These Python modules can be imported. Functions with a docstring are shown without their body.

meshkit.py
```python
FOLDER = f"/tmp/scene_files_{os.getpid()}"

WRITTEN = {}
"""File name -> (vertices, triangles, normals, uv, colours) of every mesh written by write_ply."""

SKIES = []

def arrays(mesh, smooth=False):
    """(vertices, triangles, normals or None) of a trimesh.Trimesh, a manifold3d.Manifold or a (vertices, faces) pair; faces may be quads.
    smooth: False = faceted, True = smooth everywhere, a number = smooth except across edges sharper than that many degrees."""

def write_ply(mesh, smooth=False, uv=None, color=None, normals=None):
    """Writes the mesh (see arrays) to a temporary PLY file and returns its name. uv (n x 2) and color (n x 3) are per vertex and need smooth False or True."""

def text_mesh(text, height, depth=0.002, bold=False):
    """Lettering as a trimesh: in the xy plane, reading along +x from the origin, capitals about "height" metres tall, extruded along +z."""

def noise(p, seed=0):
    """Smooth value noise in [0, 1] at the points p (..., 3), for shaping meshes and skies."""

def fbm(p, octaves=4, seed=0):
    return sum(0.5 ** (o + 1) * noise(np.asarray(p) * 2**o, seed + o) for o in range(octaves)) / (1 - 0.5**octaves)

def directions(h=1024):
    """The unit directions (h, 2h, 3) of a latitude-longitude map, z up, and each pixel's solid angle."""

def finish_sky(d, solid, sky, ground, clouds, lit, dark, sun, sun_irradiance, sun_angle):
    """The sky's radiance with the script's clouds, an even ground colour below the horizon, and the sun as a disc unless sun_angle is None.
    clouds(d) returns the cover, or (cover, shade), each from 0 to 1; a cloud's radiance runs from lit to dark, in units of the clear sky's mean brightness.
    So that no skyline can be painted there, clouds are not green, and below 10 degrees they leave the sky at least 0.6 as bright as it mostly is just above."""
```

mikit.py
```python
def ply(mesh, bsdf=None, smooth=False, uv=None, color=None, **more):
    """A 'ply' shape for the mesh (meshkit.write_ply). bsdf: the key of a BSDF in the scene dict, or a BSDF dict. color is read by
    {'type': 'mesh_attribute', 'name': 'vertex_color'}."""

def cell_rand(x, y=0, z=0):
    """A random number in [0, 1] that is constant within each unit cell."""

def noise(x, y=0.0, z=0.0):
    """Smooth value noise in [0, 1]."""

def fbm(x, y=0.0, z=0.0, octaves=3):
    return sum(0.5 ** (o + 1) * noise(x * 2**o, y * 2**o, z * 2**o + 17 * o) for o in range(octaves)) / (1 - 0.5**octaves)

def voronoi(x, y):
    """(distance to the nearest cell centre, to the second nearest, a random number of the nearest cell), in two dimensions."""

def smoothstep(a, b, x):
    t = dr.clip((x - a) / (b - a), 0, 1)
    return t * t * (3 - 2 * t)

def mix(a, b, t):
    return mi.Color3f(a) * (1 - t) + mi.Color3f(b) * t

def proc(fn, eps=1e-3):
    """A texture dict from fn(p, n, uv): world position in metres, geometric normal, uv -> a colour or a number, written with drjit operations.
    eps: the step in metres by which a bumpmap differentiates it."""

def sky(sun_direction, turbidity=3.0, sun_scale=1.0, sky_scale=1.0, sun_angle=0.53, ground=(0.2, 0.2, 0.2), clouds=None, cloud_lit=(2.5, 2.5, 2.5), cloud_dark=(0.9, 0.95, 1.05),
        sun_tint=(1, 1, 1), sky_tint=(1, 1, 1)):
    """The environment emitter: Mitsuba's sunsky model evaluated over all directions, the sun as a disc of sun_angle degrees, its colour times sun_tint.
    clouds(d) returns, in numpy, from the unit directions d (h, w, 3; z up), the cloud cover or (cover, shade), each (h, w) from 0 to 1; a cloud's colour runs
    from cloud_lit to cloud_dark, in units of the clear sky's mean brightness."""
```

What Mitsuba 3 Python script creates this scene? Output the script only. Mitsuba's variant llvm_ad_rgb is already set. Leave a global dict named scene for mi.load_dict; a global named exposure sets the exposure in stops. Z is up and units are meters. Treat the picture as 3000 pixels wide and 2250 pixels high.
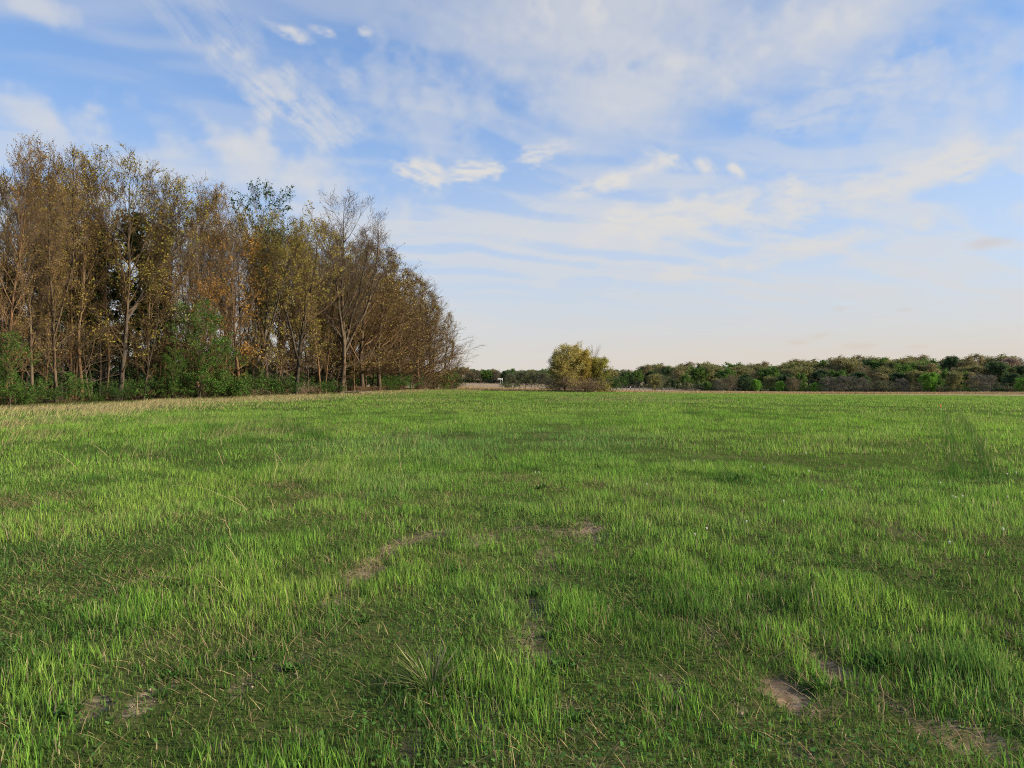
import math
import numpy as np
import mitsuba as mi
import drjit as dr
import trimesh
import mikit
import meshkit
from scipy.interpolate import RBFInterpolator

T = mi.ScalarTransform4f
scene, labels = {}, {}
EYE, F, CX, HY = 1.6, 2027.0, 1500.0, 1120.0      # eye height, focal length, centre and horizon of the 3000 px photograph


def spot(px, d):
    """Ground position (X, Y) of a thing seen at photograph column px, d metres ahead."""
    return np.array([(px - CX) / F * d, d])


# ---------------------------------------------------------------- camera, sky, sun, exposure
scene['camera'] = {'type': 'perspective', 'fov': 73.0, 'fov_axis': 'x', 'near_clip': 0.05, 'far_clip': 9000.0,
                   'to_world': T().look_at(origin=[0, 0, EYE], target=[0, 100, EYE - 0.245], up=[0, 0, 1])}
exposure = 2.68


def sky_clouds(d):
    az = np.degrees(np.arctan2(d[..., 0], d[..., 1]))
    el = np.degrees(np.arcsin(np.clip(d[..., 2], 0, 1)))
    z = np.maximum(d[..., 2], 0.02)
    q = np.stack([d[..., 0] / (z + .12), d[..., 1] / (z + .12), z * 0], -1)          # the cloud sheet seen from below
    warp = meshkit.fbm(q * 1.1 + 3.1, 4, 11)[..., None] - .5
    w2 = meshkit.fbm(q * 1.1 + 31.7, 4, 12)[..., None] - .5
    qw = q + np.concatenate([warp, w2, warp * 0], -1) * .75

    def ss(a, b, x):
        t = np.clip((x - a) / (b - a), 0, 1)
        return t * t * (3 - 2 * t)

    # fine filaments, combed along one wind direction
    ca, sa = math.cos(.35), math.sin(.35)
    comb = np.stack([(qw[..., 0] * ca + qw[..., 1] * sa) * 2.2, (-qw[..., 0] * sa + qw[..., 1] * ca) * 8.5, z * 0], -1)
    fil = meshkit.fbm(comb, 5, 21)
    soft = meshkit.fbm(qw * .9 + 7.7, 4, 5)
    veil = ss(.36, .72, soft) * (.35 + .65 * ss(.3, .7, fil))
    # a thin sheet that thickens towards the horizon on every side
    low = .96 * np.exp(-(el / 11.5) ** 1.7)
    mid = .60 * np.exp(-((el - 12) / 6.5) ** 2) * (.30 + .70 * ss(.36, .64, fil))
    cover = 1 - (1 - low) * (1 - mid) * (1 - .40 * veil)

    flat = np.stack([az, el, az * 0], -1)
    lump = meshkit.fbm(flat / 2.2 + 5.0, 5, 61)                     # billows, about two degrees across
    flock = meshkit.fbm(flat / np.array([.9, .55, 1.]) + 3.0, 4, 62)

    def patch(a0, e0, ra, re, tilt, amount, edge, kind='o'):
        t = math.radians(tilt)
        along = (az - a0) * math.cos(t) + (el - e0) * math.sin(t)
        across = -(az - a0) * math.sin(t) + (el - e0) * math.cos(t)
        r = np.sqrt((along / ra) ** 2 + (across / re) ** 2)
        near = r < 2.4
        out = np.zeros_like(r)
        if not near.any():
            return out
        if kind == 'o':                                             # a soft bank
            r = r + (lump - .5) * 2.0 * edge + (flock - .5) * .5 * edge
            tex = .70 + .30 * ss(.35, .65, lump)
            body = ss(1.15, -.1, r)
        else:                                                       # wind-drawn fibres
            x, y = along[near], across[near]
            y = y + .10 * x * np.sin(x * .5)
            streak = np.zeros_like(r)
            comb_at = np.stack([x / 1.9 + y * .9, y / .30 + x * .35, x * 0 + a0], -1)
            streak[near] = meshkit.fbm(comb_at, 4, 63)
            r = r + (lump - .5) * 1.5 * edge + (streak - .5) * 1.3 * edge
            tex = .12 + .88 * ss(.25, .60, streak * .75 + flock * .25)
            body = np.minimum(ss(1.1, .05, r) * 1.5, 1)
        out = amount * body * tex
        out[~near] = 0
        return out

    extra = np.zeros_like(cover)
    for p in CLOUDS:
        extra = 1 - (1 - extra) * (1 - np.clip(patch(*p), 0, 1))
    cover = 1 - (1 - cover) * (1 - extra)
    grey = np.zeros_like(cover)
    for p in GREYS:
        grey = np.maximum(grey, patch(*p))
    cover = np.maximum(cover, grey)
    sunny = ss(-40, 60, az) * ss(150, 95, az)                        # the low cloud is warmer towards the sun's side
    shade = np.clip(.95 * grey / .6 + (.25 + .65 * sunny) * np.exp(-(el / 7.5) ** 2), 0, 1)
    return cover, shade


def deg(px, py):
    x, z = (px - CX) / F, (HY - py) / F
    return math.degrees(math.atan2(x, 1)), math.degrees(math.atan2(z, math.hypot(x, 1)))


def cloud(px, py, ra, re, tilt, amount, edge, tex):
    return (*deg(px, py), ra, re, tilt, amount, edge, tex)


CLOUDS = [cloud(1750, 10, 19, 8.0, 2, .95, .34, 'o'), cloud(2450, 70, 12, 4.2, 10, .92, .38, 'o'), cloud(1850, 290, 11, 4.8, 6, .8, .45, 'o'), cloud(1250, 330, 8, 5, -14, .55, .9, 'o'),
          cloud(770, 270, 4.4, 1.6, -27, .58, 1.2, 's'), cloud(900, 340, 4.6, 2.2, -25, .5, 1.1, 's'), cloud(660, 60, 5, 1.3, -34, .24, 1.1, 's'), cloud(470, 30, 4, .9, -34, .18, 1.1, 's'), cloud(130, 350, 4.2, 1.9, -6, .9, .9, 'o'),
          cloud(720, 430, 4, 1.6, -8, .8, .9, 'o'), cloud(900, 540, 12, 3.4, -10, .75, 1.0, 'o'), cloud(1220, 500, 2.9, 1.1, -12, 1., 1.2, 's'), cloud(1400, 505, 3.6, .9, 4, 1., 1.3, 's'), cloud(1545, 462, 2.6, 1.1, 20, .8, 1.3, 's'),
          cloud(1640, 420, 1.9, .6, 0, .55, 1.2, 's'), cloud(1800, 528, 6.4, 1.1, 16, 1., .9, 's'), cloud(1960, 475, 2.1, .8, -28, .9, 1.1, 's'), cloud(2066, 488, 1.5, .8, -42, 1.0, .8, 's'), cloud(2160, 503, 1.2, .55, -42, 1., .8, 's'),
          cloud(2450, 570, 19, 1.8, 8, .65, .9, 'f'), cloud(2880, 455, 9, 1.5, 12, .6, .9, 'f'), cloud(2700, 520, 9, .5, 11, .7, .8, 'f'), cloud(2000, 620, 13, 1.8, 8, .85, .9, 'f'), cloud(2250, 750, 12, .9, 8, .7, .9, 'f'), cloud(2500, 280, 9, 2.2, 12, .40, 1.1, 's'), cloud(2700, 330, 10, 4.5, 8, .42, .8, 'o'), cloud(2850, 180, 7, 4, 8, .30, .9, 'o'),
          cloud(860, 100, 1.6, .5, -10, .75, 1.1, 's'), cloud(945, 92, 1.2, .42, -5, .75, 1.1, 's'), cloud(1068, 96, .7, .35, 0, .6, 1.0, 's'), cloud(1020, 220, 1.6, 1.2, -20, .35, 1.2, 's'), cloud(80, 10, 3.0, 1.0, -8, .8, 1., 'o')]
GREYS = [(*deg(2895, 712), 1.7, .45, 4, .75, .9), (*deg(2330, 1003), 1.2, .35, 0, .55, .9), (*deg(2400, 985), .9, .25, 10, .5, .9), (*deg(2530, 1012), 1.3, .22, 0, .5, .9),
         (*deg(2690, 1016), 1.2, .2, 0, .5, .9), (*deg(2460, 905), .5, .16, 0, .5, .8), (*deg(2650, 908), .5, .16, 0, .5, .8), (*deg(1870, 860), .6, .14, 0, .4, .8)]
SUN_AZ, SUN_EL = 95.0, 22.0
sun = [math.sin(math.radians(SUN_AZ)) * math.cos(math.radians(SUN_EL)), math.cos(math.radians(SUN_AZ)) * math.cos(math.radians(SUN_EL)), math.sin(math.radians(SUN_EL))]
scene['sky'] = mikit.sky(sun, turbidity=3.0, sun_scale=1.3, sky_scale=1.0, sun_angle=13.0, clouds=sky_clouds, ground=(.07, .09, .04), sun_tint=(.84, .95, 1.08),
                         sky_tint=(.645, .89, 1.24), cloud_lit=(1.72, 1.68, 1.62), cloud_dark=(1.68, 1.42, 1.15))


# ---------------------------------------------------------------- materials
def rgb(*c):
    return {'type': 'rgb', 'value': list(c)}


VC = {'type': 'mesh_attribute', 'name': 'vertex_color'}
scene['mat_blade'] = {'type': 'principledthin', 'base_color': VC, 'roughness': .55, 'diff_trans': .9, 'eta': 1.35}
scene['mat_leaf'] = {'type': 'principledthin', 'base_color': VC, 'roughness': .6, 'diff_trans': .7, 'eta': 1.35}
scene['mat_dry'] = {'type': 'principledthin', 'base_color': VC, 'roughness': .8, 'diff_trans': .45, 'eta': 1.3}


def bark_tex(a, b, c):
    def fn(p, n, uv):
        f = mikit.fbm(p.x * 9, p.y * 9, p.z * 2.2, 4)
        g = mikit.noise(p.x * 1.3 + 9, p.y * 1.3, p.z * .5)
        col = mikit.mix(a, b, mikit.smoothstep(.35, .62, f))
        return mikit.mix(col, c, mikit.smoothstep(.52, .72, g) * .6)
    return mikit.proc(fn)


scene['mat_bark'] = {'type': 'diffuse', 'reflectance': bark_tex((.05, .036, .026), (.135, .098, .070), (.12, .098, .075))}
scene['mat_bark_warm'] = {'type': 'diffuse', 'reflectance': bark_tex((.07, .043, .027), (.19, .115, .068), (.14, .105, .072))}
scene['mat_bark_dark'] = {'type': 'diffuse', 'reflectance': bark_tex((.035, .028, .024), (.085, .068, .057), (.08, .07, .06))}
scene['mat_twig'] = {'type': 'diffuse', 'reflectance': rgb(.122, .084, .055)}
scene['mat_twig_grey'] = {'type': 'diffuse', 'reflectance': rgb(.120, .095, .075)}
scene['mat_twig_tan'] = {'type': 'diffuse', 'reflectance': rgb(.26, .195, .145)}
scene['mat_twig_rust'] = {'type': 'diffuse', 'reflectance': rgb(.150, .097, .058)}

# ---------------------------------------------------------------- terrain
# heights read from where ground meets things: (column, distance, row) of the photograph
SEEN = [(1500, 45, 1192), (600, 45, 1192), (2400, 45, 1192), (0, 46, 1186), (500, 62, 1168), (800, 70, 1160), (1010, 80, 1153), (1120, 92, 1147), (1220, 105, 1143), (1345, 125, 1139.5),
        (-300, 40, 1200), (1500, 118, 1147), (1700, 116, 1148), (1550, 120, 1147), (2000, 120, 1153), (2400, 120, 1158.5), (2900, 120, 1159.5), (1900, 150, 1151), (2400, 150, 1154), (3000, 150, 1154.5),
        (3500, 150, 1156), (1540, 170, 1141.5), (1400, 170, 1142), (1420, 250, 1132), (1600, 250, 1133), (1380, 360, 1123), (1600, 360, 1125), (1830, 232, 1137), (1950, 200, 1141), (2060, 180, 1146),
        (2300, 200, 1146), (2700, 200, 1138), (3000, 200, 1132), (3300, 200, 1130), (2500, 260, 1122), (3000, 260, 1112), (2000, 300, 1128), (1700, 420, 1118), (1300, 420, 1118), (1100, 200, 1128)]
pts = [(*spot(px, d), EYE - (py - HY) * d / F) for px, d, py in SEEN]
pts += [(x, y, 0.0) for x in (-30, -15, 0, 15, 30) for y in (-40, -20, 0, 8, 16, 26)]
pts += [(-60, 60, .8), (-75, 90, 1.4), (-60, 130, 1.6), (-110, 60, 2.), (60, 0, -.2), (90, 40, -.6), (120, 80, -.9)]
pts += [(700 * math.sin(a), 700 * math.cos(a), 7.0) for a in np.linspace(0, 2 * math.pi, 20)[:-1]]
pts += [(1800 * math.sin(a), 1800 * math.cos(a), 9.0) for a in np.linspace(0, 2 * math.pi, 20)[:-1]]
pts = np.array(pts)
_rbf = RBFInterpolator(pts[:, :2] / 100, pts[:, 2], kernel='linear', smoothing=.02, neighbors=60)
# tabulate on a fine and a coarse grid so that lookups are cheap
from scipy.interpolate import RegularGridInterpolator
from scipy.ndimage import gaussian_filter
gx, gy = np.arange(-240, 301, 3.0), np.arange(-60, 481, 3.0)
GX, GY = np.meshgrid(gx, gy, indexing='ij')
_fine = gaussian_filter(_rbf(np.stack([GX.ravel(), GY.ravel()], 1) / 100).reshape(GX.shape), 1.5)
cx = np.arange(-3000, 3001, 60.0)
CXg, CYg = np.meshgrid(cx, cx, indexing='ij')
_coarse = gaussian_filter(_rbf(np.stack([CXg.ravel(), CYg.ravel()], 1) / 100).reshape(CXg.shape), .7)
near_h = RegularGridInterpolator((gx, gy), _fine, bounds_error=False, fill_value=None)
far_h = RegularGridInterpolator((cx, cx), _coarse, bounds_error=False, fill_value=None)


def ramp(a, b, x):
    t = np.clip((np.asarray(x, float) - a) / (b - a), 0, 1)
    return t * t * (3 - 2 * t)


# bare soil patches: column, row, half width and half height in photograph pixels, laid on the ground
SOIL_PX = [(2290, 2003, 62, 30), (2425, 1938, 48, 22), (2425, 1985, 26, 22), (2578, 2022, 26, 16), (300, 2052, 42, 16), (470, 2018, 36, 26), (740, 1972, 34, 14), (1722, 1538, 48, 11), (1520, 1526, 36, 10),
           (1395, 1565, 40, 9), (1605, 1592, 24, 14), (1572, 1755, 24, 26), (1566, 1850, 28, 32), (1012, 1722, 34, 16), (1045, 1686, 26, 14), (1080, 1652, 26, 12), (1108, 1620, 24, 11), (1155, 1590, 26, 9),
           (1215, 1565, 34, 8), (2790, 2135, 95, 20), (2580, 1540, 50, 9), (2240, 1685, 30, 8), (1420, 2080, 60, 30), (1215, 2165, 36, 18), (2330, 2180, 60, 20), (1660, 2060, 40, 22), (1860, 1510, 30, 6),
           (2060, 1845, 40, 12), (880, 1925, 40, 12), (2160, 2060, 46, 14), (2890, 1810, 60, 14), (1960, 1990, 40, 20)]


def ground_at(px, py):
    d = EYE * F / (py - HY)
    return np.array([(px - CX) / F * d, d])


STRONG = {0: 1, 1: .9, 3: .9, 4: .7, 5: .75, 7: .95, 11: .7, 12: .7, 19: .7}
SOIL = []
for k, (px, py, rx, ry) in enumerate(SOIL_PX):
    a, b, c, e = ground_at(px, py), ground_at(px, py - ry), ground_at(px, py + ry), ground_at(px + rx, py)
    hid = .035 * a[1]                                               # the near part stands hidden behind grass
    SOIL.append((a[0], a[1] - hid * .7, (e[0] - a[0]) * 1.0, max((b[1] - c[1]) / 2, .05) + hid, STRONG.get(k, .42)))
# worn wheel ruts: way points and half width
RUTS = []
for way, w, st in (([(975, 1750), (1012, 1722), (1045, 1686), (1080, 1652), (1108, 1620), (1155, 1590), (1215, 1565), (1310, 1543)], .075, .70), ([(1390, 1572), (1520, 1528), (1650, 1545), (1740, 1532)], .09, .6),
                   ([(1563, 1900), (1570, 1830), (1575, 1745), (1600, 1600)], .08, .50)):
    q = [ground_at(*p_) for p_ in way]
    RUTS += [(a[0], a[1] - .02 * a[1], b[0], b[1] - .02 * b[1], w + .008 * a[1], st) for a, b in zip(q[:-1], q[1:])]


def soil_at(x, y):
    """1 on bare soil, 0 in grass."""
    p = np.stack([x, y, x * 0], -1)
    wob = (meshkit.fbm(p * 11.0, 4, 71) - .5) * 1.2 + (meshkit.fbm(p * 3.5, 2, 72) - .5) * 1.3
    out = np.zeros(np.shape(x))
    for sx, sy, rx, ry, st in SOIL:
        out = np.maximum(out, st * ramp(1.15, .55, np.hypot((x - sx) / rx, (y - sy) / ry) + wob))
    for ax, ay, bx, by, w, st in RUTS:
        dx, dy = bx - ax, by - ay
        t = np.clip(((x - ax) * dx + (y - ay) * dy) / (dx * dx + dy * dy), 0, 1)
        out = np.maximum(out, st * ramp(1.3, .5, np.hypot(x - ax - t * dx, y - ay - t * dy) / w + wob * 1.6))
    return out


# darker, lusher tufts and pressed wheel tracks in the sward: column, row, half sizes (px), strength
LUSH_PX = [(2755, 1219, 32, 7, 1), (2925, 1219, 36, 7, 1), (2060, 1216, 50, 8, 1), (2182, 1207, 36, 6, .8), (800, 1238, 26, 12, .8), (855, 1252, 34, 6, .7), (630, 1262, 20, 14, .7), (2240, 1255, 60, 7, .6),
           (2790, 1250, 30, 6, .8), (2640, 1310, 40, 10, .5), (1290, 1360, 60, 16, .6), (1110, 1370, 60, 16, .7), (2150, 1405, 70, 16, .9),
           (2470, 1300, 60, 12, .5), (1330, 1662, 36, 24, .8), (1580, 1722, 60, 28, .8), (1780, 1470, 90, 14, .6), (2340, 1770, 90, 40, .8), (1990, 1475, 60, 14, .7), (240, 2090, 60, 40, .7),
           (500, 1990, 90, 40, .6), (730, 1930, 60, 30, .7), (1330, 1925, 40, 40, .7), (1660, 1950, 70, 30, .6), (2590, 1945, 90, 50, .9), (2000, 1780, 80, 30, .4), (450, 1330, 200, 18, .4), (150, 1620, 150, 30, .5),
           (2480, 2030, 60, 20, .8), (1300, 1270, 140, 6, .4), (1900, 1240, 140, 5, .4), (2820, 1960, 120, 60, .6), (250, 1850, 160, 40, .5)]
LUSH = []
for px, py, rx, ry, s in LUSH_PX:
    a, b, c, e = ground_at(px, py), ground_at(px, py - ry), ground_at(px, py + ry), ground_at(px + rx, py)
    LUSH.append((a[0], a[1], e[0] - a[0], (b[1] - c[1]) / 2, s))


# pressed wheel tracks
TRACKS = []
for way, w, s in (([(2905, 1420), (2885, 1350), (2862, 1295), (2835, 1250), (2815, 1225)], .17, .95), ([(2800, 1420), (2792, 1345), (2782, 1295), (2776, 1250), (2772, 1222)], .17, .85), ([(930, 1285), (855, 1256), (800, 1238)], .5, .8), ([(760, 1300), (650, 1268), (610, 1250)], .5, .7)):
    q = [ground_at(*p_) for p_ in way]
    TRACKS += [(a[0], a[1], b[0], b[1], w, s) for a, b in zip(q[:-1], q[1:])]


def lush_at(x, y):
    out = np.zeros(np.shape(x))
    wob = (meshkit.fbm(np.stack([x * 1.5, y * 1.5, x * 0], -1), 3, 73) - .5) * .7
    for sx, sy, rx, ry, s in LUSH:
        out = np.maximum(out, s * ramp(1.25, .5, np.hypot((x - sx) / rx, (y - sy) / ry) + wob))
    for ax, ay, bx, by, w, s in TRACKS:
        dx, dy = bx - ax, by - ay
        t = np.clip(((x - ax) * dx + (y - ay) * dy) / (dx * dx + dy * dy), 0, 1)
        out = np.maximum(out, s * ramp(1.3, .5, np.hypot(x - ax - t * dx, y - ay - t * dy) / w + wob))
    return out


def height(x, y):
    """Ground height at (x, y), metres; 0 under the camera."""
    x, y = np.asarray(x, float), np.asarray(y, float)
    q = np.stack([x, y], -1)
    inside = (x > -230) & (x < 290) & (y > -50) & (y < 470)
    h = np.where(inside, near_h(np.clip(q, [-240, -60], [300, 480])), far_h(np.clip(q, -3000, 3000)))
    p = np.stack([x, y, x * 0], -1)
    bumps = (meshkit.fbm(p / 3.1, 3, 81) - .5) * .10 * ramp(140, 60, y) + (meshkit.fbm(p / .55, 2, 82) - .5) * .045 * ramp(25, 12, np.hypot(x, y))
    return h + bumps * ramp(.5, 3, np.hypot(x, y))


def field_edge(x):
    """Distance at which the mown green sward gives way to tall dry grass, for a bearing x / y."""
    return np.interp(x, [-.74, -.55, -.49, -.345, -.242, -.187, -.138, -.076, .02, .1, .16, .3, .74, 1.2], [38, 47, 60, 68, 78, 90, 103, 122, 124, 122, 135, 150, 150, 150])


# one sheet from under the camera to the horizon: rings that widen outwards
rings = np.concatenate([[0], np.geomspace(1.2, 24, 150), np.geomspace(24.8, 220, 90), np.geomspace(228, 3600, 60)])
ang = np.concatenate([np.linspace(-62, 62, 290), np.linspace(62, 298, 90)[1:-1]])
R, A = np.meshgrid(rings, np.radians(ang), indexing='ij')
gxv, gyv = R * np.sin(A), R * np.cos(A)
gz = height(gxv, gyv) - .02 * soil_at(gxv, gyv) * (R < 14)
nr, na = R.shape
i, j = np.meshgrid(np.arange(nr - 1), np.arange(na), indexing='ij')
j2 = (j + 1) % na
quads = np.stack([i * na + j, i * na + j2, (i + 1) * na + j2, (i + 1) * na + j], -1).reshape(-1, 4)


def ground_colour(p, n, uv):
    x, y = p.x, p.y
    f = mikit.fbm(x * 14, y * 14, 0, 3)
    g = mikit.fbm(x * 2.1 + 5, y * 2.1, 0, 3)
    col = mikit.mix((.022, .024, .011), (.085, .068, .036), mikit.smoothstep(.38, .62, mikit.fbm(x * 38, y * 38, 0, 3)))
    col = col * (.75 + .5 * f)
    col = mikit.mix(col, (.17, .13, .08), mikit.smoothstep(.52, .70, g) * .55)
    # bare soil
    wob = (mikit.fbm(x * 11, y * 11, 0, 4) - .5) * 1.2 + (mikit.fbm(x * 3.5, y * 3.5, 7, 2) - .5) * 1.3
    s = mi.Float(0)
    for sx, sy, rx, ry, st in SOIL:
        s = dr.maximum(s, st * mikit.smoothstep(1.25, .6, dr.sqrt(dr.square((x - sx) / rx) + dr.square((y - sy) / ry)) + wob))
    for ax, ay, bx, by, w, st in RUTS:
        dx, dy = bx - ax, by - ay
        t = dr.clip(((x - ax) * dx + (y - ay) * dy) / (dx * dx + dy * dy), 0, 1)
        s = dr.maximum(s, st * mikit.smoothstep(1.4, .55, dr.sqrt(dr.square(x - ax - t * dx) + dr.square(y - ay - t * dy)) / w + wob * 1.6))
    grit = mikit.fbm(x * 45, y * 45, 0, 3)
    soil = mikit.mix((.13, .092, .065), (.31, .235, .17), mikit.smoothstep(.32, .66, grit))
    soil = mikit.mix(soil, (.16, .115, .08), mikit.smoothstep(.45, .62, mikit.fbm(x * 6 + 3, y * 6, 2, 3)) * .7)
    # the cut, dry field beyond the sward and the leaf litter of the woods
    far = mikit.smoothstep(110, 130, y)
    band = mikit.fbm(x * .05, y * .35, 3, 3)
    dry = mikit.mix((.29, .225, .165), (.38, .30, .22), mikit.smoothstep(.35, .65, band))
    dry = mikit.mix(dry, (.22, .17, .125), mikit.smoothstep(.55, .7, mikit.fbm(x * .6, y * .6, 1, 3)))
    sward = mikit.mix((.045, .085, .018), (.085, .115, .03), f)
    col = mikit.mix(col, sward, .45 + .3 * mikit.smoothstep(.4, .6, mikit.fbm(x * .7, y * .7, 4, 3)))
    col = mikit.mix(col, soil, s)
    col = mikit.mix(col, dry, far)
    wood = mikit.smoothstep(0, -4, x + 9.5 + dr.select(y < 125, .31 * (125 - y), 1.5 * (y - 125))) * mikit.smoothstep(26, 36, y)
    litter = mikit.mix((.06, .042, .028), (.14, .095, .06), f)
    return mikit.mix(col, litter, wood)


scene['mat_ground'] = {'type': 'twosided', 'bsdf': {'type': 'diffuse', 'reflectance': mikit.proc(ground_colour)}}
scene['ground'] = mikit.ply((np.stack([gxv, gyv, gz], -1).reshape(-1, 3), quads), 'mat_ground', smooth=True)
labels['ground'] = {'label': 'gently rolling pasture ground with small bare soil patches and a dry tan field beyond', 'category': 'ground', 'kind': 'structure'}


# ---------------------------------------------------------------- blades of grass
def blades(x, y, z, h, w, face, lean_dir, lean, curl, colour, levels):
    """Tapered, bent blades as one mesh: levels rungs of two vertices and a tip."""
    n = len(x)
    t = np.linspace(0, 1, levels + 1)
    ca, sa = np.cos(face), np.sin(face)
    verts = []
    for k, tk in enumerate(t):
        off = h * (lean * tk + curl * tk * tk)
        zz = z + h * tk * np.sqrt(np.maximum(1 - .45 * (lean + curl * tk) ** 2, .12)) - .01
        px, py = x + off * np.cos(lean_dir), y + off * np.sin(lean_dir)
        if k == levels:
            verts.append(np.stack([px, py, zz], -1)[:, None])
        else:
            ww = w * (1 - .55 * tk ** 1.5) / 2
            verts.append(np.stack([np.stack([px - ca * ww, py - sa * ww, zz], -1), np.stack([px + ca * ww, py + sa * ww, zz], -1)], 1))
    v = np.concatenate(verts, 1)
    m = v.shape[1]
    f = []
    for k in range(levels - 1):
        a = 2 * k
        f += [(a, a + 1, a + 3), (a, a + 3, a + 2)]
    f.append((m - 3, m - 2, m - 1))
    faces = (np.array(f)[None] + (np.arange(n) * m)[:, None, None]).reshape(-1, 3)
    return v.reshape(-1, 3), faces, np.repeat(colour, m, 0)


def join(parts):
    vs, fs, cs, at = [], [], [], 0
    for v, f, c in parts:
        vs.append(v); fs.append(f + at); cs.append(c); at += len(v)
    return np.vstack(vs), np.vstack(fs), np.vstack(cs)


def blade_ply(parts, mat='mat_blade'):
    v, f, c = join(parts)
    return mikit.ply((v, f), mat, color=np.clip(c, .003, .9))


def sector(rng, n, r0, r1, half=43.0):
    r = np.sqrt(rng.uniform(r0 * r0, r1 * r1, n))
    a = np.radians(rng.uniform(-half, half, n))
    return r * np.sin(a), r * np.cos(a)


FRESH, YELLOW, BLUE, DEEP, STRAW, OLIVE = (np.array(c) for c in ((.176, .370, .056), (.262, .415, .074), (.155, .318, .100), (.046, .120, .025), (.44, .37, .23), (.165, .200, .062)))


def sward_fields(x, y):
    p = np.stack([x, y, x * 0], -1)
    d = np.hypot(x, y)
    big = meshkit.fbm(p / 9.0 + 3, 3, 91)
    mid = meshkit.fbm(p / 1.6, 3, 92)
    tuft = meshkit.fbm(p / .42, 3, 93)
    return d, big, mid, tuft


def patches_px(rows):
    out = []
    for px, py, rx, ry, s_ in rows:
        a, b, c, e = ground_at(px, py), ground_at(px, py - ry), ground_at(px, py + ry), ground_at(px + rx, py)
        out.append((a[0], a[1], e[0] - a[0], (b[1] - c[1]) / 2, s_))
    return out


# patches where the sward is coloured bluish or vivid green
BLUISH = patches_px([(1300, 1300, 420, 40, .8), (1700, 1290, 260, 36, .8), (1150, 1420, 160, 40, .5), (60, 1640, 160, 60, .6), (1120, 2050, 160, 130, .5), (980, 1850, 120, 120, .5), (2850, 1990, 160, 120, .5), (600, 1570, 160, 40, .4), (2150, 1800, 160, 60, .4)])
VIVID = patches_px([(2350, 1225, 420, 34, .8), (2620, 1270, 260, 26, .8), (2000, 1240, 300, 24, .6), (350, 1262, 420, 20, .7), (1000, 1240, 300, 24, .7), (2950, 1262, 220, 24, .7), (2300, 1330, 200, 26, .5)])


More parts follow.
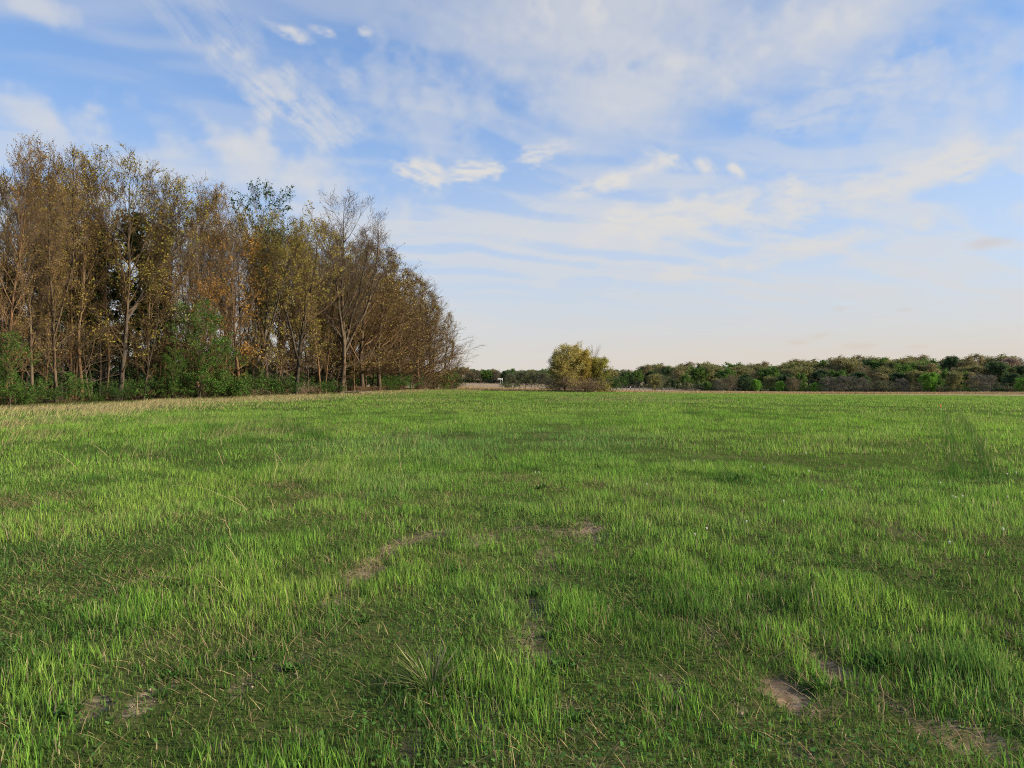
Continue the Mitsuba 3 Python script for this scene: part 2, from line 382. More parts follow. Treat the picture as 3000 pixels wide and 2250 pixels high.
def patch_at(rows, x, y, wob):
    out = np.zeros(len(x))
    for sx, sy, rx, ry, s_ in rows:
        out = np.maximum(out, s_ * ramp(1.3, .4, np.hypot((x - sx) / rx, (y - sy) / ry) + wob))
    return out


def mottle(x, y):
    p = np.stack([x, y * .8, x * 0], -1)
    return meshkit.fbm(p / .85 + 40, 3, 101) * .65 + meshkit.fbm(p / 3.4 + 11, 2, 102) * .35


def sward_colour(rng, x, y):
    n = len(x)
    d, big, mid, tuft = sward_fields(x, y)
    u, v = rng.random(n), rng.random(n)
    a = ramp(.40, .66, mid * .6 + big * .4 + (u - .5) * .25)[:, None]
    col = FRESH * (1 - a) + YELLOW * a
    wob = (mid - .5) * .8
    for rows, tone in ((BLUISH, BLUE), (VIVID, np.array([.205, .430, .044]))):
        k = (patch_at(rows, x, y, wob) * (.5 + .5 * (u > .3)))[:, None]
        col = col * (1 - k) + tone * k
    lush = lush_at(x, y)[:, None]
    col = col * (1 - .88 * lush) + DEEP * .88 * lush
    p = np.stack([x, y, x * 0], -1)
    tuft_kind = mottle(x, y)                                        # tufts of a deeper green grass among the fresh one
    dk = (ramp(.52, .62, tuft_kind + (u - .5) * .08) * .62)[:, None]
    col = col * (1 - dk) + DEEP * dk
    pale = (ramp(.46, .34, tuft_kind + (u - .5) * .10) * .45)[:, None]
    col = col * (1 - pale) + np.array([.270, .410, .105]) * pale
    col = np.where((v < .28)[:, None], col * .45 + DEEP * .55, col)
    col = np.where((v > .84)[:, None], OLIVE * .7 + col * .3, col)
    col = np.where((rng.random(n) < .045 + .05 * ramp(.55, .7, big))[:, None], STRAW * rng.uniform(.6, 1, n)[:, None], col)
    return col * rng.uniform(.70, 1.28, n)[:, None], lush[:, 0]


def sward_band(seed, n, r0, r1, w, levels, hmul=1.0, storey='all', half=46.0, soft=(0, 0)):
    """Blades between r0 and r1 metres from the camera; storey 'low' is the short dark bottom of the sward, 'tall' its upright bright leaves."""
    rng = np.random.default_rng(seed)
    x, y = sector(rng, n, r0, r1, half)
    d, big, mid, tuft = sward_fields(x, y)
    keep = y < field_edge(x / np.maximum(y, .1)) + rng.normal(0, 1.2, n)
    thick = ramp(.36, .60, tuft * .5 + mid * .5)
    dens = {'all': .72 + .28 * thick, 'low': .8 + .2 * ramp(.3, .6, tuft), 'tall': .38 + .60 * thick}[storey]
    if r0 < 14:
        dens = dens * (1 - .97 * soil_at(x, y))
    keep &= rng.random(n) < np.clip(dens, .02, 1)
    keep &= rng.random(n) < ramp(r0 - .01, r0 + soft[0], d) * ramp(r1 + .01, r1 - soft[1], d)      # neighbouring bands blend
    x, y, mid, tuft, big, thick = x[keep], y[keep], mid[keep], tuft[keep], big[keep], thick[keep]
    n = len(x)
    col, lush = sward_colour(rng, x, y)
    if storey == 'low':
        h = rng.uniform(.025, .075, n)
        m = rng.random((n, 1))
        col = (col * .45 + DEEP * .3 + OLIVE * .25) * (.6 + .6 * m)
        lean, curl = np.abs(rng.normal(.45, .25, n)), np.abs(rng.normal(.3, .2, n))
    else:
        h = ((.080 if storey == 'all' else .052) + (.055 if storey == 'all' else .052) * thick) * rng.uniform(.45, 1.6, n) * hmul * (1 + .95 * lush)
        lean, curl = np.abs(rng.normal(.08, .10, n)), np.abs(rng.normal(.10, .14, n))
    h *= 1 - .32 * ramp(.52, .62, mottle(x, y))
    if r0 < 14:
        h *= 1 - .6 * soil_at(x, y)
    face = rng.uniform(0, 2 * np.pi, n)
    ld = rng.normal(2.6, 1.5, n)
    return blades(x, y, height(x, y), h, w * rng.uniform(.6, 1.35, n), face, ld, lean, curl, col, levels)


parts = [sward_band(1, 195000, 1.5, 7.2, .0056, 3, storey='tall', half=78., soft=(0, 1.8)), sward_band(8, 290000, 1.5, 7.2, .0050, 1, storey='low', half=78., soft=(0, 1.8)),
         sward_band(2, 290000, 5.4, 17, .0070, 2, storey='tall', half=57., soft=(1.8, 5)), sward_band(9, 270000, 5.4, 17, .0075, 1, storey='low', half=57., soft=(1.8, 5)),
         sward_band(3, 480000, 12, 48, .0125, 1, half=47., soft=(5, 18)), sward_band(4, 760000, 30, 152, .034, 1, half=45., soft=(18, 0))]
rng = np.random.default_rng(5)
# low creeping leaves that fill the bottom of the sward
x, y = sector(rng, 80000, 1.5, 9, 65)
keep = rng.random(len(x)) > soil_at(x, y) * .97
x, y = x[keep], y[keep]
n = len(x)
parts.append(blades(x, y, height(x, y), rng.uniform(.02, .06, n), rng.uniform(.006, .014, n), rng.uniform(0, 6.3, n), rng.uniform(0, 6.3, n), rng.uniform(.3, 1.0, n), rng.uniform(.1, .6, n),
                    (DEEP + rng.random((n, 1)) * (OLIVE - DEEP) * .7) * rng.uniform(.7, 1.3, (n, 1)), 2))
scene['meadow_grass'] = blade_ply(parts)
labels['meadow_grass'] = {'label': 'short bright green pasture grass of mixed tufts over the whole field', 'category': 'grass', 'kind': 'stuff'}

# low clover and other small round leaves between the blades
rng = np.random.default_rng(12)
x, y = sector(rng, 230000, 1.5, 15, 58)
p = np.stack([x, y, x * 0], -1)
k = rng.random(len(x)) < np.clip(ramp(.53, .66, meshkit.fbm(p / 1.3 + 20, 3, 99)) * .8 + lush_at(x, y) * .9 + .03, 0, 1) * (1 - .9 * soil_at(x, y))
x, y = x[k], y[k]
n = len(x)
a = rng.uniform(0, 6.3, n); r = rng.uniform(.005, .012, n); z = height(x, y) + rng.uniform(.012, .055, n)
c_, s_, tx, ty = np.cos(a), np.sin(a), rng.normal(0, .35, n), rng.normal(0, .35, n)
v = np.stack([np.stack([x + r * (c_ * u_ - s_ * w_), y + r * (s_ * u_ + c_ * w_), z + r * (tx * u_ + ty * w_)], -1) for u_, w_ in ((-1, 0), (-.1, -.8), (1, -.35), (1, .35), (-.1, .8))], 1)
f = (np.array([[0, 1, 2], [0, 2, 3], [0, 3, 4]])[None] + (np.arange(n) * 5)[:, None, None]).reshape(-1, 3)
c = (np.array([.055, .135, .035]) + rng.random((n, 1)) * np.array([.05, .075, .02])) * rng.uniform(.7, 1.25, (n, 1))
scene['clover_leaves'] = mikit.ply((v.reshape(-1, 3), f), 'mat_leaf', color=np.repeat(c, 5, 0))
labels['clover_leaves'] = {'label': 'low dark green clover and small round leaves between the grass blades', 'category': 'clover', 'kind': 'stuff'}

# dead straw lying in the foreground
rng = np.random.default_rng(6)
x, y = sector(rng, 110000, 1.5, 12, 60)
p = np.stack([x, y, x * 0], -1)
keep = rng.random(len(x)) < .30 + .7 * ramp(.50, .68, meshkit.fbm(p / .9 + 8, 3, 95))
x, y = x[keep], y[keep]
n = len(x)
straw = blades(x, y, height(x, y) + .006, rng.uniform(.03, .14, n), rng.uniform(.002, .0045, n), rng.uniform(0, 6.3, n), rng.uniform(0, 6.3, n), rng.uniform(.75, 1.05, n), rng.uniform(.05, .35, n),
               np.array([.40, .31, .19]) * rng.uniform(.35, 1.1, (n, 1)) * np.array([1, .97, .92]), 2)
scene['dead_straw'] = blade_ply([straw], 'mat_dry')
labels['dead_straw'] = {'label': 'pale dead grass litter lying between the green tufts in the foreground', 'category': 'dry grass', 'kind': 'stuff'}


# tall dry grass: along the wood, round the sward's far rim, and wispy drifts in the left middle distance
def dry_drift(seed, x, y, h0, h1, w, tone, levels=2):
    rng = np.random.default_rng(seed)
    n = len(x)
    col = np.array(tone) * rng.uniform(.55, 1.2, (n, 1)) * np.array([1, 1, 1]) + rng.normal(0, .01, (n, 3))
    return blades(x, y, height(x, y), rng.uniform(h0, h1, n), w * rng.uniform(.6, 1.4, n), rng.uniform(0, 6.3, n), rng.normal(.2, .7, n), np.abs(rng.normal(.3, .2, n)), np.abs(rng.normal(.3, .2, n)), np.clip(col, .02, .8), levels)


parts = []
rng = np.random.default_rng(7)
# beside the wood: a band 0-16 m in front of its edge
b = rng.uniform(-.80, -.045, 60000)
e = field_edge(b)
y = e - np.abs(rng.normal(0, 1, len(b))) * (4.5 + .07 * e) + rng.uniform(0, 3.0, len(b))
x = b * y
k = rng.random(len(x)) < (.25 + .75 * ramp(.38, .6, meshkit.fbm(np.stack([x / 5, y / 5, x * 0], -1), 3, 96))) * (.45 + .55 * ramp(-.70, -.35, b))
parts.append(dry_drift(71, x[k], y[k], .12, .38, .018, (.39, .335, .18)))
# the far rim
b = rng.uniform(-.08, .95, 85000)
e = field_edge(b)
y = e + rng.uniform(-3.5, 9, len(b))
parts.append(dry_drift(72, b * y, y, .20, .62, .055, (.50, .375, .20)))
# stubble of the far field, thin and short
b = rng.uniform(-.12, .35, 50000)
y = rng.uniform(126, 330, len(b))
parts.append(dry_drift(73, b * y, y, .06, .22, .09, (.36, .29, .21), 1))
# thin patches inside the sward
b = rng.uniform(-.20, .32, 30000)
y = rng.uniform(55, 118, len(b))
x = b * y
k = rng.random(len(x)) < ramp(.50, .66, meshkit.fbm(np.stack([x / 8, y / 14, x * 0], -1), 3, 97))
parts.append(dry_drift(74, x[k], y[k], .10, .26, .022, (.34, .31, .15)))
scene['tall_dry_grass'] = blade_ply(parts, 'mat_dry')
labels['tall_dry_grass'] = {'label': 'tan waist-low dry grass along the wood and round the far rim of the green field', 'category': 'dry grass', 'kind': 'stuff'}
parts = []
# drifts of thin seed stalks on the left
b = rng.uniform(-.74, -.10, 16000)
y = rng.uniform(10.5, 30, len(b))
x = b * y
k = rng.random(len(x)) < ramp(.52, .70, meshkit.fbm(np.stack([x / 2.6, y / 2.6, x * 0], -1), 3, 98)) * ramp(-.05, -.35, b)
parts.append(dry_drift(75, x[k], y[k], .22, .55, .0042, (.36, .31, .16), 3))
scene['seed_stalks'] = blade_ply(parts, 'mat_dry')
labels['seed_stalks'] = {'label': 'wispy drifts of thin pale seed stalks arching over the grass on the left', 'category': 'dry grass', 'kind': 'stuff'}


# ---------------------------------------------------------------- trees: grown branch by branch
def unit(v):
    return v / np.maximum(np.linalg.norm(v, axis=-1, keepdims=True), 1e-9)


def tubes(P, Rad, sides):
    """Polylines P (n, k, 3) with radii (n, k) as tapering tubes."""
    n, k, _ = P.shape
    t = unit(np.gradient(P, axis=1))
    mean = unit(P[:, -1] - P[:, 0])
    ref = np.where(np.abs(mean[:, 2:]) < .8, [[0, 0, 1.0]], [[1.0, 0, 0]])[:, None]
    a = unit(np.cross(t, np.broadcast_to(ref, t.shape)))
    b = np.cross(t, a)
    ph = np.arange(sides) * 2 * np.pi / sides
    v = P[:, :, None] + Rad[:, :, None, None] * (np.cos(ph)[:, None] * a[:, :, None] + np.sin(ph)[:, None] * b[:, :, None])
    i, j = np.meshgrid(np.arange(k - 1), np.arange(sides), indexing='ij')
    q = np.stack([i * sides + j, i * sides + (j + 1) % sides, (i + 1) * sides + (j + 1) % sides, (i + 1) * sides + j], -1).reshape(-1, 4)
    q = np.vstack([q[:, [0, 1, 2]], q[:, [0, 2, 3]]])
    return v.reshape(-1, 3), (q[None] + (np.arange(n) * k * sides)[:, None, None]).reshape(-1, 3)


def stack(ms):
    at, vs, fs = 0, [], []
    for v, f in ms:
        vs.append(v); fs.append(f + at); at += len(v)
    return np.vstack(vs), np.vstack(fs)


def sprout(rng, P, Rad, per, u0, u1, angle, length, k, up, wander, rr, bias=None, spread=None):
    """Children of the branches (P, Rad): per of them on each, between u0 and u1 of its length, turned away by angle, bending by up towards the sky."""
    n, kk, _ = P.shape
    m = n * per
    pi = np.repeat(np.arange(n), per)
    u = u0 + (u1 - u0) * ((np.tile(np.arange(per), n) + rng.random(m)) / per)
    s = u * (kk - 1)
    i = np.minimum(s.astype(int), kk - 2)
    fr = (s - i)[:, None]
    base = P[pi, i] * (1 - fr) + P[pi, i + 1] * fr
    r0 = (Rad[pi, i] * (1 - fr[:, 0]) + Rad[pi, i + 1] * fr[:, 0])
    t = unit(P[pi, i + 1] - P[pi, i])
    az = rng.random(m) * 2 * np.pi if spread is None else np.tile(np.arange(per) * 2.4, n) + rng.normal(0, spread, m) + rng.random(n)[pi] * 6.3
    ref = np.where(np.abs(t[:, 2:]) < .9, [[0, 0, 1.0]], [[1.0, 0, 0]])
    a = unit(np.cross(t, ref)); b = np.cross(t, a)
    th = np.radians(angle * rng.uniform(.7, 1.3, m))[:, None]
    d = unit(t * np.cos(th) + (a * np.cos(az)[:, None] + b * np.sin(az)[:, None]) * np.sin(th))
    if bias is not None:
        d = unit(d + np.asarray(bias))
    L = length(pi, u) * rng.uniform(.65, 1.2, m)
    C = np.empty((m, k, 3)); C[:, 0] = base
    for q in range(1, k):
        C[:, q] = C[:, q - 1] + d * (L / (k - 1))[:, None]
        d = unit(d + np.array([0, 0, up]) / (k - 1) + rng.normal(0, wander, (m, 3)))
    ra = np.minimum(r0 * rr, L * .022)[:, None] * np.linspace(1, .28, k) ** 1.0
    return C, ra


def leaf_cards(rng, pos, size, colours, droop=0.0):
    """Small folded leaf pairs: rhombi of random tilt at the points pos."""
    n = len(pos)
    d = unit(rng.normal(0, 1, (n, 3)) + np.array([0, 0, -droop]))
    e = unit(np.cross(d, unit(rng.normal(0, 1, (n, 3)))))
    s = size * rng.uniform(.6, 1.4, (n, 1))
    v = np.stack([pos, pos + d * s * .5 + e * s * .32, pos + d * s, pos + d * s * .5 - e * s * .32], 1)
    f = (np.array([[0, 1, 2], [0, 2, 3]])[None] + (np.arange(n) * 4)[:, None, None]).reshape(-1, 3)
    c = np.array(colours)[rng.integers(0, len(colours), n)] * rng.uniform(.7, 1.3, (n, 1))
    return v.reshape(-1, 3), f, np.repeat(c, 4, 0)


def along_twigs(rng, P, per, u0=.25, jitter=.05):
    n, k, _ = P.shape
    pi = np.repeat(np.arange(n), per)
    s = (u0 + (1 - u0) * rng.random(n * per)) * (k - 1)
    i = np.minimum(s.astype(int), k - 2); fr = (s - i)[:, None]
    return P[pi, i] * (1 - fr) + P[pi, i + 1] * fr + rng.normal(0, jitter, (n * per, 3))


def make_tree(seed, H=20., r=.20, bare=.38, crown=.24, angle=38, up=.9, limbs=26, subs=7, twigs=6, leaves=3, leaf=.13, colours=((.2, .2, .05),), lean=0., wander=.035, fork=0, jitter=.07, droop=0.,
              twig_r=.011, shape='oval', bias=None, low_limbs=0, leaf_top=.55, sides=7, l3=.9, frac=.42):
    """Returns {'trunk', 'limbs', 'leaves'} as plys' raw data: a trunk, its boughs and twigs, and what grows on the twigs."""
    rng = np.random.default_rng(seed)
    k0 = 14
    p = np.zeros((1, k0, 3)); d = np.array([lean, 0, 1.0])
    for q in range(1, k0):
        d = unit(d + rng.normal(0, wander, 3) * [1, 1, .2] + np.array([0, 0, .04]))
        p[0, q] = p[0, q - 1] + d * H / (k0 - 1) * .97
    u = np.linspace(0, 1, k0)
    rad = (r * ((1 - u) ** .85 * .96 + .03) + r * .45 * np.exp(-u * 26))[None]
    trunks_P, trunks_R = [p], [rad]
    for q in range(fork):                                            # big forking stems
        u0 = bare * rng.uniform(.75, 1.1)
        P2, R2 = sprout(rng, p, rad, 1, u0, u0 + .02, rng.uniform(16, 30), lambda pi, uu: H * (1 - uu) * .9, 10, .35, .06, .8)
        R2 = np.maximum(R2, np.linspace(r * .5, r * .05, 10)[None])
        trunks_P.append(P2); trunks_R.append(R2)

    def env(uu):
        t = np.clip((uu - bare) / (1 - bare), 0, 1)
        if shape == 'oval':
            return (np.sin(np.pi * (.12 + .78 * t)) ** .8)
        if shape == 'cone':
            return 1.05 - .95 * t
        if shape == 'vase':
            return .55 + .5 * np.sin(np.pi * (.25 + .6 * t))
        return 1.0 - .55 * t ** 2
    W = H * crown
    lim_P, lim_R = [], []
    for n_i, (TP, TR) in enumerate(zip(trunks_P, trunks_R)):
        b0 = bare if n_i == 0 else .15
        f = 1.0 if n_i == 0 else .6
        P1, R1 = sprout(rng, TP, TR, max(3, int(limbs * f)), b0, .985, angle, lambda pi, uu: W * f * env(np.maximum(uu, bare)) * 1.15, 7, up, .10, .55, bias=bias, spread=.5)
        lim_P.append(P1); lim_R.append(R1)
    if low_limbs:
        P1, R1 = sprout(rng, p, rad, low_limbs, .10, bare, angle * 1.5, lambda pi, uu: W * .8, 7, up * .25, .12, .35, bias=bias)
        lim_P.append(P1); lim_R.append(R1)
    LP, LR = np.concatenate(lim_P), np.concatenate(lim_R)
    S_P, S_R = sprout(rng, LP, LR, subs, .22, 1.0, 34, lambda pi, uu: np.linalg.norm(LP[pi, -1] - LP[pi, 0], axis=-1) * (.62 - .30 * uu), 5, up * .75, .12, .6)
    S_R = np.maximum(S_R, twig_r * .8)
    tops, tops_r = [], []
    for TP, TR in zip(trunks_P, trunks_R):
        A, B = sprout(rng, TP, TR, 10, max(bare, .6), 1, 26, lambda pi, uu: W * .35 + 0 * uu, 5, up, .1, .4)
        tops.append(A); tops_r.append(np.maximum(B, twig_r))
    S_P, S_R = np.concatenate([S_P] + tops), np.concatenate([S_R] + tops_r)
    T_P, T_R = sprout(rng, S_P, S_R, twigs, .2, 1.0, 34, lambda pi, uu: l3 * (.5 + .5 * rng.random(len(uu))), 3, up * .5, .12, .6)
    T_R = np.maximum(T_R, twig_r * np.array([1, .8, .4]))
    out = {'trunk': stack([tubes(A, B, sides + 3) for A, B in zip(trunks_P, trunks_R)])}
    out['limbs'] = stack([tubes(LP, LR, 5), tubes(S_P, S_R, 3), tubes(T_P, T_R, 3)])
    if leaves:
        A, B = T_P[rng.random(len(T_P)) < frac], S_P[rng.random(len(S_P)) < frac]      # leaves sit in clusters at the twigs' tips
        pos = np.concatenate([along_twigs(rng, A, leaves, .62, jitter), along_twigs(rng, B, leaves, .85, jitter)])
        if leaf_top < 1:
            pos = pos[rng.random(len(pos)) < leaf_top + (1 - leaf_top) * pos[:, 2] / H]
        out['leaves'] = leaf_cards(rng, pos, leaf, colours, droop)
    return out


def make_shrub(seed, H=2.4, W=2.0, stems=14, leaf=.09, n=5, colours=((.06, .15, .025),), twigs=7, density=1.0, mat=None):
    """Arching stems from the ground, with leaves all along."""
    rng = np.random.default_rng(seed)
    k = 7
    P = np.zeros((stems, k, 3))
    a = rng.random(stems) * 2 * np.pi
    P[:, 0, :2] = (rng.normal(0, .12, (stems, 2)) * W)
    d = unit(np.stack([np.cos(a) * .75, np.sin(a) * .75, rng.uniform(.7, 1.5, stems)], -1))
    L = H * rng.uniform(.65, 1.2, stems)
    for q in range(1, k):
        P[:, q] = P[:, q - 1] + d * (L / (k - 1))[:, None]
        d = unit(d + rng.normal(0, .14, (stems, 3)) + np.stack([np.cos(a), np.sin(a), a * 0 - .6], -1) * .10 * W / H)
    R = (.018 * H / 2.4) * np.linspace(1, .3, k)[None] * rng.uniform(.6, 1.2, (stems, 1))
    S_P, S_R = sprout(rng, P, R, twigs, .15, 1.0, 50, lambda pi, u: H * .34 * (1.1 - .5 * u), 5, .3, .16, .6)
    S_R = np.maximum(S_R, .005)
    T_P, T_R = sprout(rng, S_P, S_R, 4, .2, 1.0, 45, lambda pi, u: H * .13 + 0 * u, 3, .1, .15, .6)
    T_R = np.maximum(T_R, .004)
    out = {'stems': stack([tubes(P, R, 5), tubes(S_P, S_R, 3), tubes(T_P, T_R, 3)])}
    if n:
        pos = np.concatenate([along_twigs(rng, T_P, n, .1, .04 * H / 2.4), along_twigs(rng, S_P, n, .3, .05 * H / 2.4)])
        out['leaves'] = leaf_cards(rng, pos, leaf, colours, .2)
    return out


def make_cedar(seed, H=9., W=1.6, n=34, leaf=.13, colours=((.030, .066, .024), (.042, .085, .03), (.05, .088, .032))):
    rng = np.random.default_rng(seed)
    p = np.zeros((1, 10, 3)); p[0, :, 2] = np.linspace(0, H, 10); p[0, :, :2] = np.cumsum(rng.normal(0, .03, (10, 2)), 0)
    rad = .13 * H / 9 * np.linspace(1, .08, 10)[None]
    P1, R1 = sprout(rng, p, rad, n, .10, .99, 66, lambda pi, u: W * (1.12 - u) ** .8, 6, .45, .10, .4, spread=.5)
    S_P, S_R = sprout(rng, P1, R1, 9, .15, 1, 45, lambda pi, u: .75 * W * (.75 - .5 * u), 4, .2, .14, .6)
    S_R = np.maximum(S_R, .008)
    pos = np.concatenate([along_twigs(rng, S_P, 34, .05, .09), along_twigs(rng, P1, 26, .3, .10)])
    return {'trunk': tubes(p, rad, 7), 'limbs': stack([tubes(P1, R1, 4), tubes(S_P, S_R, 3)]), 'leaves': leaf_cards(rng, pos, leaf, colours, .4)}


PROTO = {}


def proto(name, data, bark='mat_bark', twig='mat_twig', leafmat='mat_leaf'):
    """A shape group whose entries are the parts of one kind of tree or shrub."""
    g = {'type': 'shapegroup'}
    for part, m in data.items():
        if part == 'leaves':
            g[part] = mikit.ply((m[0], m[1]), leafmat, color=np.clip(m[2], .004, .9))
        else:
            g[part] = mikit.ply(m, bark if part == 'trunk' else twig, smooth=True)
    scene['kind_' + name] = g
    PROTO[name] = max(float(m[0][:, 2].max()) for m in data.values())


COUNT = {}


def numbered(name):
    COUNT[name] = COUNT.get(name, 0) + 1
    return name if COUNT[name] == 1 else f'{name}_{COUNT[name] - 1:03d}'


def plant(kind, name, x, y, H, label, cat, group=None, rz=0., wide=1.0, sink=.05, tilt=0., z=None):
    """An instance of the kind, H metres tall, at (x, y)."""
    key = numbered(name)
    s = H / PROTO[kind]
    z = float(height(x, y)) - sink if z is None else z
    scene[key] = {'type': 'instance', 'to_world': T().translate([float(x), float(y), z]).rotate([0, 1, 0], tilt).rotate([0, 0, 1], float(rz)).scale([s * wide, s * wide, s]), 'shapegroup': {'type': 'ref', 'id': 'kind_' + kind}}
    labels[key] = {'label': label, 'category': cat}
    if group:
        labels[key]['group'] = group
    return key


def tall(px, d, top):
    """Height in metres of a thing whose foot stands at column px, d metres away, and whose top is seen at row top."""
    x, y = spot(px, d)
    return (HY - top) / F * d + EYE - float(height(x, y))


TAN = ((.29, .20, .065), (.33, .23, .07), (.24, .21, .055), (.27, .165, .06))
OLIVEL = ((.28, .26, .055), (.34, .29, .06), (.22, .23, .05), (.31, .22, .06))
ORANGE = ((.44, .23, .05), (.38, .20, .045), (.48, .28, .065), (.33, .18, .05))
YELL = ((.31, .28, .065), (.35, .29, .075), (.26, .265, .06), (.33, .24, .07))
RUST = ((.26, .18, .085), (.31, .23, .09), (.22, .155, .08), (.28, .25, .075))
PINK = ((.32, .19, .095), (.27, .165, .08), (.25, .18, .065))
PALE = ((.30, .25, .20), (.24, .20, .16))
GREEN = ((.055, .125, .026), (.070, .155, .032), (.04, .088, .022), (.085, .165, .040))
FERN = ((.10, .21, .03), (.13, .235, .035), (.075, .165, .028))

# the kinds of the left wood
proto('tan_tree', make_tree(11, 21, .155, .24, .19, 28, 1.0, 32, 7, 6, 4, .125, TAN, wander=.03, low_limbs=8), 'mat_bark_warm', 'mat_twig_rust')
proto('tan_tree_b', make_tree(12, 21, .14, .28, .18, 28, 1.0, 30, 7, 6, 4, .125, TAN + OLIVEL[:1], wander=.04, fork=1, low_limbs=7), 'mat_bark', 'mat_twig')
proto('olive_tree', make_tree(13, 21, .19, .34, .23, 34, .9, 28, 7, 6, 5, .14, OLIVEL, wander=.035, fork=2, low_limbs=6), 'mat_bark_dark', 'mat_twig')
proto('olive_tree_b', make_tree(14, 20, .15, .30, .21, 30, 1.0, 26, 7, 6, 5, .13, OLIVEL + TAN[:2], wander=.04, low_limbs=5), 'mat_bark_warm', 'mat_twig')
proto('orange_tree', make_tree(15, 16, .17, .25, .30, 42, .6, 26, 7, 6, 4, .16, ORANGE, wander=.04, droop=.8, low_limbs=5, frac=.5, leaf_top=.8), 'mat_bark_warm', 'mat_twig_rust')
proto('yellow_tree', make_tree(16, 18, .20, .26, .29, 36, .85, 26, 8, 6, 5, .15, YELL, wander=.045, fork=2, low_limbs=5, frac=.5, leaf_top=.45), 'mat_bark_dark', 'mat_twig')
proto('green_tree', make_tree(27, 19, .2, .3, .22, 38, .8, 26, 8, 6, 5, .17, ((.045, .095, .022), (.06, .12, .026), (.038, .078, .02)), wander=.05, fork=1, frac=.6, leaf_top=.7), 'mat_bark_dark', 'mat_twig')
proto('bare_tree', make_tree(17, 25, .24, .26, .24, 32, 1.0, 26, 8, 7, 2, .12, PALE + PINK, wander=.025, fork=4, lean=.06, low_limbs=2), 'mat_bark', 'mat_twig_grey')
proto('rust_tree', make_tree(18, 15, .18, .16, .36, 46, .45, 30, 8, 6, 4, .13, RUST + YELL[:2], wander=.04, bias=(.25, -.05, 0), low_limbs=8, shape='cone', frac=.34, leaf_top=.35), 'mat_bark', 'mat_twig_rust')
proto('rust_tree_b', make_tree(19, 13, .15, .14, .34, 50, .36, 30, 8, 6, 4, .125, RUST + YELL[:1], wander=.04, bias=(.16, -.05, 0), low_limbs=10, shape='cone', frac=.32, leaf_top=.35), 'mat_bark_warm', 'mat_twig_rust')
proto('pink_tree', make_tree(20, 20, .14, .28, .19, 28, 1.0, 30, 7, 6, 4, .125, PINK + TAN[:2], wander=.035, fork=1, low_limbs=7), 'mat_bark', 'mat_twig_grey')
proto('pale_bare_tree', make_tree(21, 14, .15, .2, .32, 40, .7, 26, 8, 6, 1, .09, PALE, wander=.03, shape='vase'), 'mat_bark', 'mat_twig_grey')
proto('pole_tree', make_tree(22, 18, .085, .40, .14, 32, .95, 18, 6, 5, 4, .12, TAN + OLIVEL[:2], wander=.05, low_limbs=7, frac=.3), 'mat_bark_warm', 'mat_twig_rust')
proto('pole_tree_b', make_tree(23, 17, .085, .45, .14, 36, .9, 18, 6, 5, 4, .12, OLIVEL + RUST[:2], wander=.06, low_limbs=9, frac=.3), 'mat_bark_dark', 'mat_twig')
proto('cedar', make_cedar(24))
proto('cedar_b', make_cedar(25, 8, 1.9, 30))
proto('shrub', make_shrub(31, 2.5, 2.2, 14, .11, 5, GREEN))
proto('shrub_b', make_shrub(32, 2.0, 2.6, 16, .10, 5, GREEN + FERN[:1]))
proto('shrub_dark', make_shrub(33, 2.4, 2.4, 14, .10, 5, ((.045, .10, .022), (.055, .12, .028), (.035, .08, .02))), twig='mat_bark_dark')
proto('thicket', make_shrub(34, 2.2, 2.4, 22, .06, 1, ((.24, .18, .12), (.20, .16, .10)), 9), twig='mat_twig_tan')
proto('green_sapling', make_tree(35, 9, .09, .12, .30, 50, .6, 22, 6, 5, 8, .15, GREEN + FERN[:1], wander=.05, shape='oval', low_limbs=6, frac=.8, leaf_top=1, jitter=.14), 'mat_bark_dark', 'mat_twig')
proto('dead_sapling', make_tree(36, 7, .11, .25, .55, 66, .15, 16, 5, 3, 0, wander=.10, shape='vase', twig_r=.014, l3=.8), 'mat_bark', 'mat_twig_grey')
proto('pale_sapling', make_tree(37, 9, .06, .4, .2, 50, .4, 14, 5, 4, 4, .15, ((.36, .33, .19), (.42, .38, .24), (.30, .30, .12)), wander=.05), 'mat_bark_warm', 'mat_twig')

